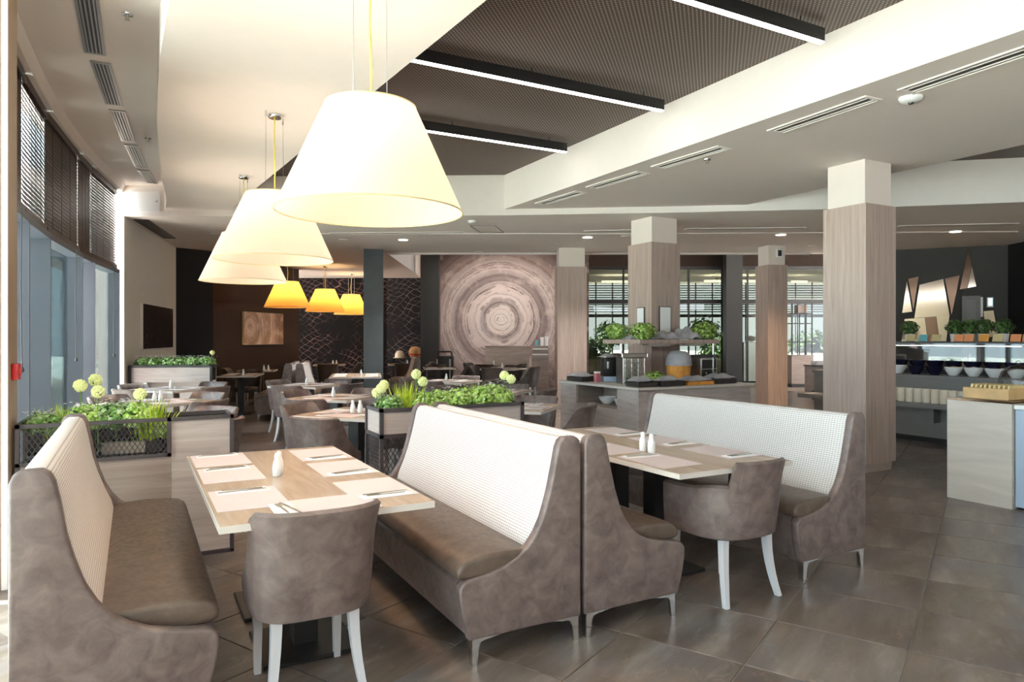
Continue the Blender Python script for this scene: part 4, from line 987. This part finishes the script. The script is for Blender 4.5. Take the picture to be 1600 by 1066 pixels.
cloth('grey cloth crumpled on the left arm of the gantry shelf', (6.55, 8.0, 1.452), .22, .24, .10, 1); cloth('grey cloth heaped in the middle of the gantry shelf', (6.80, 7.85, 1.452), .25, .18, .11, 2); cloth('grey cloth heaped right on the gantry shelf', (7.22, 7.85, 1.452), .2, .18, .15, 3)
def basket(label, loc, rx, ry, h, mat='wicker', rot=0):
    t = thing('tray_basket', label, 'basket', loc, rot)
    obj('weave', MB().rbox(-rx, rx, -ry, ry, 0, h, .012, 1), M[mat], t); 
    m = MB()
    for k in range(3):
        z = h*(k+.5)/3; g = .004; m.box(-rx-g, rx+g, -ry-g, -ry+.002, z-.006, z+.006); m.box(-rx-g, -rx+.002, -ry, ry, z-.006, z+.006)
    obj('band', m, M[mat], t, None)
for k, (x, y, rx, ry, mt) in enumerate(((5.99, 8.72, .16, .2, 'wicker'), (6.02, 7.36, .17, .14, 'wicker'), (6.42, 7.30, .2, .12, 'wicker'), (6.92, 7.34, .24, .15, 'orange'), (7.42, 7.38, .22, .16, 'wicker'))):
    w_ = ['far left corner of the island', 'front corner of the island', 'front edge, left of the wood tray', 'middle of the front edge', 'right end of the island'][k]
    basket(('flat orange wooden tray' if k == 3 else 'low dark basket')+' at the '+w_, (x, y, IZ+.001), rx, ry, .05 if k == 3 else .07, mt); cloth('grey cloth over the '+('orange tray' if k == 3 else 'basket')+' at the '+w_, (x, y, IZ+(.054 if k == 3 else .074)), rx*1.05, ry*1.05, .06, 10+k)
t = thing('steel_dispenser', 'steel dispenser with rows of small drawers on the island', 'dispenser', (6.35, 8.03, IZ+.001), math.radians(-14))
obj('body', MB().rbox(-.17, .17, -.13, .13, 0, .37, .006, 1), M['steel'], t); obj('top_tray', MB().rbox(-.20, .20, -.16, .16, .371, .43, .008, 1), M['chrome'], t)
for i in range(3):
    for j in range(5):
        fr = obj('drawer', MB().rbox(-.15+i*.102, -.055+i*.102, -.148, -.131, .02+j*.07, .08+j*.07, .004, 1), M['steel'], t); obj('pull', MB().cyl((-.102+i*.102, -.16, .05+j*.07), (-.102+i*.102, -.148, .05+j*.07), .01, .012, 8), M['chrome'], fr)
t = thing('coffee_machine', 'black machine with chrome base, left of the steel dispenser', 'machine', (6.28, 8.44, IZ+.001), math.radians(-20))
obj('body', MB().rbox(-.115, .115, -.11, .11, .08, .36, .012), M['black'], t); obj('base', MB().rbox(-.12, .12, -.12, .12, 0, .079, .006, 1), M['bluetint'], t); obj('spout', MB().cyl((-.06, -.128, .2), (-.06, -.128, .3), .016, .02, 10), M['steel'], t)
cloth('pale cloth draped over the black machine on the island', (6.28, 8.44, IZ+.363), .15, .14, .05, 21)
t = thing('juice_carton', 'small pink and white carton before the black machine', 'carton', (6.04, 8.42, IZ+.001)); obj('body', MB().box(-.035, .035, -.035, .035, 0, .13), M['pink'], t, None); obj('gable', MB().prism([(-.035, -.035), (.035, -.035), (.035, .035), (-.035, .035)], .13, .155), M['ceramic'], t, None)
t = thing('bread_basket', 'tall orange wicker basket under a grey cloth, beside the toaster', 'basket', (7.02, 7.75, IZ+.001), 0)
obj('weave', MB().lathe([(.15,0),(.17,.15),(.175,.30),(.165,.30),(.16,.14),(.14,.01)], 22), M['orange'], t, 50)
rb = MB()
for i in range(16): a = 2*PI*i/16; rb.tube([(.152*math.cos(a), .152*math.sin(a), 0), (.179*math.cos(a), .179*math.sin(a), .30)], .006, 5)
for z in (.06, .15, .24): rb.tube([(.168*math.cos(2*PI*i/20), .168*math.sin(2*PI*i/20), z) for i in range(21)], .006, 5)
obj('rib', rb, M['orange'], t, 40)
o = obj('draped_cloth', MB().lathe([(.195,.25),(.19,.32),(.17,.40),(.11,.455),(.001,.47)], 22, close=False), M['greycloth'], None, 60, loc=(7.02, 7.75, IZ+.001)); tag(o, 'grey cloth hood over the tall orange basket', 'cloth')
t = thing('toaster_oven', 'steel conveyor toaster with knobs at the right end of the island', 'toaster', (7.52, 7.82, IZ+.001), math.radians(10))
obj('body', MB().rbox(-.2, .2, -.15, .15, .05, .36, .01), M['steel'], t); obj('opening', MB().box(-.17, .17, -.156, -.149, .20, .33), M['black'], t, None); obj('control_panel', MB().box(-.17, .17, -.157, -.15, .08, .18), M['black'], t, None); obj('hood', MB().profile([(-.22, .361), (.22, .361), (.2, .40), (-.2, .40)], -.17, .15), M['frame'], t)
for x in (-.1, .12): obj('knob', MB().cyl((x, -.175, .13), (x, -.157, .13), .022, .024, 14), M['chrome'], t)
for x in (-.17, .17):
    for y in (-.12, .12): obj('foot', MB().cyl((x, y, 0), (x, y, .05), .015, .015, 8), M['black'], t)
# tall plants behind the island
for k, (px, d, z, s) in enumerate(((952, 14.2, 1.25, .8), (1101, 15.0, 1.25, .95))):
    q = Q(px, d); TREE((q.x, q.y, z), k, ['slim leafy indoor tree behind the left end of the gantry shelf', 'dark leafy indoor tree behind the right end of the gantry shelf'][k], None, s)
    t = thing('plant_tub', ['tub', 'tub'][k]+' under the %s indoor tree' % ('left' if k == 0 else 'right'), 'pot', (q.x, q.y, 0)); obj('tub', MB().lathe([(.16,0),(.2,.45),(.18,.45),(.15,.3)], 18), M['frame'], t); obj('trunk', MB().tube([(0,0,.2),(.02,.01,.8),(0,0,1.5)], .02, 7), M['stem'], t)
# ------------------------------------------------------------------ counter at the right edge
t = thing('end_counter', 'pale wood end counter at the right edge, bread box on top', 'counter', (0, 0, 0))
obj('side_board', MB().box(6.63, 6.66, 3.17, 3.71, 0.0, .905), M['mosaic'], t, None); obj('back_board', MB().box(6.66, 7.6, 3.68, 3.71, 0.0, .905), M['mosaic'], t, None); obj('front_board', MB().box(6.66, 7.6, 3.17, 3.20, 0, .905), M['mosaic'], t, None)
obj('worktop', MB().box(6.63, 7.6, 3.17, 3.71, .906, .925), M['bronze'], t, None)
t = thing('chiller_counter', 'blue-grey counter cut by the right edge of the frame', 'counter', (0, 0, 0)); obj('body', MB().rbox(6.66, 7.6, 1.9, 3.16, .02, .86, .006, 1), M['bluetint'], t); obj('top_rim', MB().rbox(6.64, 7.62, 1.88, 3.162, .861, .90, .006, 1), M['ceramic'], t)
t = thing('bread_box', 'light wooden box of sliced bread on the end counter', 'box', (6.86, 3.42, .926), 0)
obj('box', MB().rbox(-.16, .16, -.19, .19, 0, .10, .004, 1), M['bread'], t); sb = mesh_of('bread_slice', MB().rbox(-.13, .13, -.01, .01, .095, .135, .006, 1), M['tan'])
for i in range(9):
    s = bpy.data.objects.new('bread_slice', sb); C.objects.link(s); s.parent = t; s.location = (0, -.15+i*.038, 0); s.rotation_euler.x = .2
t = thing('glass_dome', 'clear glass dome over a pastry, right edge of the counter', 'dome', (7.12, 3.35, .926)); obj('bell', MB().lathe([(.155,0),(.155,.16),(.13,.24),(.07,.29),(.001,.305)], 28, close=False), M['clearglass'], t, 60); obj('handle', MB().lathe([(.001,.305),(.02,.315),(.022,.335),(.001,.345)], 12, close=False), M['clearglass'], t, 60)
t = thing('oat_jar', 'round glass bowl of brown oats with white lid, right edge', 'jar', (7.18, 3.02, .901)); obj('bowl', MB().lathe([(.06,0),(.13,.1),(.14,.2),(.1,.27)], 22), M['oats'], t, 50); obj('lid', MB().lathe([(.11,.271),(.12,.29),(.09,.36),(.03,.39),(.001,.40)], 22), M['ceramic'], t, 50)
# ------------------------------------------------------------------ salad bar behind
BX, BYa, BYb = 9.75, 3.6, 7.6
t = thing('salad_bar', 'long grey salad bar with a lower cup shelf behind the end counter', 'counter', (0, 0, 0))
obj('worktop', MB().box(BX, BX+1.2, BYa, BYb, .91, .95), M['greycounter'], t, None); obj('front_board', MB().box(BX+.05, BX+.08, BYa, BYb, .08, .909), M['greycounter'], t, None); obj('kick_board', MB().box(BX+.12, BX+1.0, BYa, BYb, 0, .079), M['black'], t, None)
obj('riser_step', MB().box(BX+.46, BX+1.1, BYa+.05, BYb-.05, .951, 1.02), M['black'], t, None); obj('cup_shelf', MB().box(BX-.35, BX+.049, BYa, BYb, .52, .585), M['greycounter'], t, None)
for y in (4.2, 5.6, 7.0): obj('bracket', MB().box(BX-.1, BX+.049, y-.02, y+.02, .3, .519), M['greycounter'], t, None)
ORD = 'first second third fourth fifth sixth seventh eighth ninth tenth eleventh twelfth thirteenth fourteenth fifteenth sixteenth last'.split()
cup = mk('cream_cup', lambda: MB().lathe([(.048,0),(.053,.01),(.056,.19),(.05,.19),(.046,.02)], 16), 'cream', 'cup')
for i in range(17): cup((BX-.22, 6.55-i*.118, .586), 0, '%s cream cup from the far end of the row on the lower bar shelf' % ORD[i], 'cream cups on the lower bar shelf')
bowlW = mk('white_bowl', lambda: bowl_mb(.115, .12), 'ceramic', 'bowl'); bowlN = mk('navy_bowl', lambda: bowl_mb(.115, .12), 'navy', 'bowl'); fill = {}
names = ['first', 'second', 'third', 'fourth', 'fifth', 'sixth', 'seventh', 'last']
for i in range(8):
    y = 6.28-i*.262; (bowlN if i in (1, 2) else bowlW)((BX+.22, y, .951), 0, '%s %s bowl from the column in the front row of the salad bar' % (names[i], 'navy' if i in (1, 2) else 'white'))
    if i in (3, 5, 4): 
        f_ = obj('salad_heap', MB().lathe([(.09,.0),(.07,.025),(.001,.04)], 14), M[('bread', 'mat', 'navy')[(3, 4, 5).index(i)]], None, 50, loc=(BX+.22, y, 1.045)); tag(f_, '%s in the front bowl row' % ('yellow corn heap', 'pale salad heap', 'dark olive heap')[(3, 4, 5).index(i)], 'salad')
for i in range(9): bowlN((BX+.62, 6.5-i*.262, 1.021), 0, '%s navy bowl from the column, back row of the salad bar' % ORD[i], 'navy bowls in the back row of the salad bar')
t = thing('sneeze_guard', 'dark shelf with lit underside above the salad bar bowls', 'shelf', (0, 0, 0)); obj('shelf', MB().box(BX+.12, BX+.55, 4.5, 7.3, 1.37, 1.42), M['frame'], t, None); obj('light_strip', MB().box(BX+.3, BX+.315, 4.7, 7.1, 1.36, 1.37), M['led_soft'], t, None); obj('glass_panel', MB().box(BX+.10, BX+.106, 4.5, 7.3, 1.16, 1.40), M['clearglass'], t, None)
for y in (4.58, 6.42): obj('post', MB().cyl((BX+.3, y, .951), (BX+.3, y, 1.369), .022, .022, 12), M['chrome'], t)
SZ = 1.421
for i, y in enumerate((6.20, 5.55, 5.36, 5.18, 4.93, 4.55)):
    SMALL((BX+.36, y, SZ+.11), i, '%s green herb pot from the column on the salad bar shelf' % names[i], None, 1.15); t = thing('herb_pot', 'pot under the %s herb from the column, salad bar shelf' % names[i], 'pot', (BX+.36, y, SZ)); obj('pot', MB().lathe([(.05,0),(.065,.11),(.055,.11),(.05,.02)], 14), M['white' if i != 5 else 'terracotta'], t)
for i, (y, mt, nm) in enumerate(((6.42, 'terracotta', 'orange block half behind the column'), (6.10, 'tan', 'pale tan block before the first herb'), (5.93, 'teal', 'teal block'), (5.76, 'tan', 'pale tan block right of the teal one'), (5.46, 'terracotta', 'orange block before the second herb'), (5.34, 'terracotta', 'orange block before the third herb'), (5.16, 'orange', 'amber block in the middle'), (5.0, 'tan', 'tan block before the fifth herb'), (4.80, 'terracotta', 'salmon block right of the tan one'), (4.67, 'terracotta', 'salmon block beside another'), (4.56, 'orange', 'amber block near the right end'), (4.44, 'terracotta', 'orange block at the right end'))):
    t = thing('label_block', nm+' on the salad bar shelf', 'sign', (BX+.2, y-.01*i, SZ), 0); obj('card', MB().box(-.006, .006, -.06, .06, .005, .105).xf(Matrix.Rotation(.3, 4, 'Y')), M[mt], t, None); obj('foot', MB().box(-.02, .05, -.05, .05, 0, .008), M['frame'], t, None)
# ------------------------------------------------------------------ mirrors and a door on the dark right wall
WA, WB = Q(1398, 14.7), Q(1575, 13.9); wv_ = (WB-WA).normalized(); wn = Vector((wv_.y, -wv_.x)); wang = math.atan2(wv_.y, wv_.x)
def wpt(x, y):
    r = FW+RT*((x-800)/F); det = r.x*(-wv_.y)+r.y*wv_.x           # where a bearing meets the wall line
    k = (WA.x*(-wv_.y)+WA.y*wv_.x)/det; p_ = r*k; return ((p_-WA).dot(wv_), H-(y-HZ)*k/F)
def mirror(label, pts, mat):
    pl = [wpt(*p_) for p_ in pts]; t = thing('wall_mirror', label, 'mirror', (WA.x, WA.y, 0), wang); m = MB()
    n_ = len(pl); m.add([(u, -.03, z) for u, z in pl]+[(u, -.004, z) for u, z in pl], [tuple(range(n_)), tuple(range(2*n_-1, n_-1, -1))]+[(i, (i+1) % n_, n_+(i+1) % n_, n_+i) for i in range(n_)]); obj('glass', m, M[mat], t, None)
def cz(a, b): return (1390+a/7.1, 370+b/7.1)
mirror('slim triangular mirror at the left end of the dark wall', [cz(190, 495), cz(248, 832), cz(138, 846)], 'mirror')
mirror('bronze downward triangle beside the slim left mirror', [cz(205, 470), cz(320, 442), cz(262, 812)], 'bronze')
mirror('large pale four-sided mirror in the middle of the cluster', [cz(330, 535), cz(592, 470), cz(662, 872), cz(272, 905)], 'mirror')
mirror('bronze downward triangle right of the large mirror', [cz(610, 468), cz(775, 428), cz(685, 872)], 'bronze')
mirror('white-looking mirror low on the left, under the large one', [cz(165, 915), cz(388, 898), cz(420, 1160), cz(130, 1160)], 'mirror')
mirror('bronze sliver between the two low mirrors', [cz(390, 897), cz(512, 885), cz(548, 1160), cz(424, 1160)], 'bronze')
mirror('pale mirror low on the right of the bronze sliver', [cz(516, 884), cz(662, 874), cz(625, 1160), cz(552, 1160)], 'mirror')
mirror('tall bronze spire touching the ceiling trim', [cz(870, 135), cz(908, 325), cz(858, 570), cz(775, 585)], 'bronze')
mirror('cream triangle leaning in the tall spire', [cz(911, 330), cz(958, 552), cz(862, 570)], 'mirror')
mirror('tall narrow mirror right of the grey door', [cz(1038, 828), cz(1148, 818), cz(1200, 1100), cz(1070, 1120)], 'mirror')
mirror('pale triangle cut by the right edge', [cz(1310, 1066), cz(1330, 990), cz(1335, 1130), cz(1280, 1130)], 'mirror')
M['poststeel'] = plain('grey_door_frame', srgb(112,110,108), .45, 0, .03)
do = sempty('door_1', (WA.x, WA.y, 0), wang)
u0, z1 = wpt(*cz(800, 660)); u1, _ = wpt(*cz(1003, 635))
for (a_, b_, c_, d_) in ((u0, u0+.07, 0, z1), (u1-.07, u1, 0, z1), (u0+.07, u1-.07, z1-.08, z1)): obj('door_frame', MB().box(a_, b_, -.06, -.003, c_, d_), M['poststeel'], do, None)
lf = obj('door_leaf', MB().box(u0+.07, u1-.07, -.03, -.003, .01, z1-.08), M['greycounter'], do, None); obj('vision_slot', MB().box(u0+.3, u0+.36, -.035, -.03, 1.9, 2.3), M['ceramic'], lf, None); obj('door_handle', MB().box(u1-.2, u1-.17, -.07, -.03, 1.0, 1.15), M['steel'], lf, None)
ua, za = wpt(*cz(1075, 675)); ub, zb_ = wpt(*cz(1145, 780))
t = thing('exit_sign', 'small lit blue sign beside the grey door', 'sign', (WA.x, WA.y, 0), wang); obj('box', MB().box(ua, ub, -.05, -.004, zb_, za), M['steel'], t, None); obj('screen', MB().box(ua+.02, ub-.02, -.055, -.05, zb_+.03, za-.02), M['bluescreen'], t, None)
# ------------------------------------------------------------------ far things before the ring mural
def onq(px, d, rot=-YAW): q = Q(px, d); return (q.x, q.y, 0), rot
l_, r_ = onq(758, 19.2); t = thing('low_screen', 'low taupe wooden screen before the ring mural', 'screen', l_, r_); obj('board', MB().box(0, 1.23, 0, .05, 0, 1.23), M['panelwood_mid'], t, None); obj('cap_rail', MB().box(-.01, 1.24, -.01, .06, 1.231, 1.25), M['panelwood_mid'], t, None)
l_, r_ = onq(831, 19.0); t = thing('service_cabinet', 'wooden service cabinet with two pale strips beside the low screen', 'cabinet', l_, r_); obj('body', MB().box(0, .46, 0, .45, 0, 1.25), M['panelwood_mid'], t, None)
for z in (1.17, 1.02): dr = obj('drawer', MB().box(.01, .45, -.02, -.001, z-.11, z+.02), M['panelwood_mid'], t, None); obj('pull', MB().box(.02, .44, -.028, -.02, z-.02, z+.015), M['ceramic'], dr, None)
q = Q(839, 19.2); t = thing('spray_bottle', 'blue bottle with red cap on the service cabinet', 'bottle', (q.x, q.y, 1.251)); obj('body', MB().lathe([(.04,0),(.042,.12),(.015,.17)], 12), M['teal'], t); obj('cap', MB().cyl((0,0,.171),(0,0,.24), .015, .012, 10), M['red'], t)
for k, (px, h) in enumerate(((847, .24), (854, .26))): q = Q(px, 19.2); t = thing('cup_stack', ['left white cup stack on the service cabinet', 'right white cup stack on the service cabinet'][k], 'cups', (q.x, q.y, 1.251)); obj('stack', MB().lathe([(.045,0),(.05,h*.5),(.046,h*.52),(.055,h)], 14), M['ceramic'], t)
l_, r_ = onq(681, 18.6); t = thing('black_trolley', 'black equipment trolley at the left foot of the ring mural', 'trolley', l_, r_); obj('body', MB().rbox(0, .46, 0, .4, .12, .98, .03), M['black'], t); obj('handle', MB().tube([(.03, .05, .98), (.05, .05, 1.1), (.41, .05, 1.1), (.43, .05, .98)], .022, 8), M['black'], t); obj('trim_bar', MB().box(.36, .40, -.012, -.001, .3, .9), M['steel'], t, None); obj('trim_bar', MB().box(.02, .05, -.012, -.001, .75, .9), M['steel'], t, None)
for x in (.08, .38): obj('wheel', MB().cyl((x, .04, .06), (x, .08, .06), .06, .06, 14), M['black'], t)
l_, r_ = onq(609, 20.4); t = thing('side_buffet', 'dark side table below the grey net mural', 'table', l_, r_); obj('tabletop', MB().box(0, .96, 0, .5, .83, .87), M['black'], t, None)
for x in (.04, .88): obj('leg', MB().box(x, x+.05, .05, .45, 0, .829), M['black'], t, None)
q = Q(624.5, 20.6); t = thing('food_dome', 'cream dome cover on the side table by the net mural', 'dome', (q.x, q.y, .871)); obj('tray', MB().cyl((0,0,0),(0,0,.02), .19, .19, 24), M['tan'], t); obj('dome', MB().lathe([(.14,.021),(.135,.12),(.09,.2),(.001,.23)], 20, close=False), M['cream'], t, 60)
q = Q(649, 20.6); t = thing('round_basket', 'round tan wicker basket beside the cream dome', 'basket', (q.x, q.y, .871)); obj('weave', MB().lathe([(.13,0),(.19,.1),(.2,.2),(.15,.3),(.06,.34),(.001,.35)], 20, close=False), M['oats'], t, 60); obj('band', MB().lathe([(.192,.09),(.2,.11),(.192,.13)], 20, close=False), M['red'], t)
# things beyond the glass
l_, r_ = onq(1237, 20.6); t = thing('wood_counter', 'wooden counter under the black rack, right of the far column', 'counter', l_, r_); obj('body', MB().box(0, .64, 0, .5, .1, .92), M['panelwood_mid'], t, None); obj('worktop', MB().box(-.01, .65, -.02, .5, .921, .95), M['panelwood_mid'], t, None); obj('kick_board', MB().box(.02, .62, .03, .48, 0, .099), M['black'], t, None)
t = thing('black_rack', 'black wire rack standing on the wooden counter', 'rack', (l_[0], l_[1], .951), r_)
for x in (.02, .2, .42, .62):
    for y in (.05, .45): obj('upright', MB().box(x-.012, x+.012, y-.012, y+.012, 0, 1.55), M['black'], t, None)
for z in (.4, .95, 1.25): obj('shelf', MB().box(.01, .63, .04, .46, z-.012, z+.012), M['black'], t, None)
obj('crate', MB().box(.24, .5, .1, .4, 1.263, 1.5), M['panelwood_mid'], t, None)
l_, r_ = onq(1271, 16.5); t = thing('service_trolley', 'tan service trolley with black wheel beside the big column', 'trolley', l_, r_); obj('body', MB().rbox(0, .5, 0, .5, .15, .78, .01), M['panelwood_mid'], t); obj('top', MB().rbox(-.02, .52, -.02, .52, .781, .81, .006, 1), M['frame'], t)
for x in (.03, .45): obj('wheel', MB().cyl((x, -.02, .11), (x, .03, .11), .11, .11, 16), M['black'], t)
t = thing('linen_pile', 'white folded linen on top of the service trolley', 'linen', (l_[0], l_[1], .811), r_); obj('fold', MB().rbox(.1, .4, .1, .4, 0, .1, .02), M['napkin'], t)
for k, (px, z) in enumerate(((1173, 1.35), (1310, 1.3))):
    q = Q(px, 22.6); OLIVE((q.x, q.y, z), k, ['green plant beyond the glass, left of the far column', 'green plant beyond the glass behind the big column'][k]) if k == 0 else None
q = Q(1173, 22.6); t = thing('display_counter', 'pale counter beyond the glass left of the far column', 'counter', (q.x-.4, q.y, 0), -YAW); obj('body', MB().box(0, .9, 0, .4, 0, 1.33), M['frosted'], t, None)
for k, (px, d, s) in enumerate(((930, 29.5, 2.0), (1265, 30.0, 2.4), (1120, 31, 2.2))):
    q = Q(px, d); TREE((q.x, q.y, .1), k+2, ['garden bush beyond the far windows, left of the central column', 'garden bush beyond the far windows, right of the far column', 'garden bush beyond the far windows, behind the island'][k], None, s)
# shrubs outside the curved windows
for k, (x, y, s) in enumerate(((-2.6, 12.4, 1.3), (-3.3, 15.5, 1.5), (-4.5, 20.0, 1.9))):
    TREE((x, y, -.1), k, ['green shrub outside between the third and fourth fins', 'green shrub outside at the far window', 'larger green shrub outside beyond the far window'][k], None, s)
# ------------------------------------------------------------------ spots added on the high ceiling to brighten the ring mural
for k, px in enumerate((735, 825)):
    q = Q(px, 18.0); t = thing('added_mural_spot', ['left', 'right'][k]+' ceiling spotlight added to brighten the ring mural', 'light', (q.x, q.y, 4.12)); obj('housing', MB().cyl((0,0,-.12),(0,0,-.001), .05, .05, 14), M['black'], t)
    o = spot_light('added_mural_beam', (q.x, q.y, 3.98), 170, NEUT, 100); v_ = Q(px+10, 20.5); o.rotation_euler = Vector((v_.x-q.x, v_.y-q.y, 1.9-3.98)).to_track_quat('-Z', 'Y').to_euler()
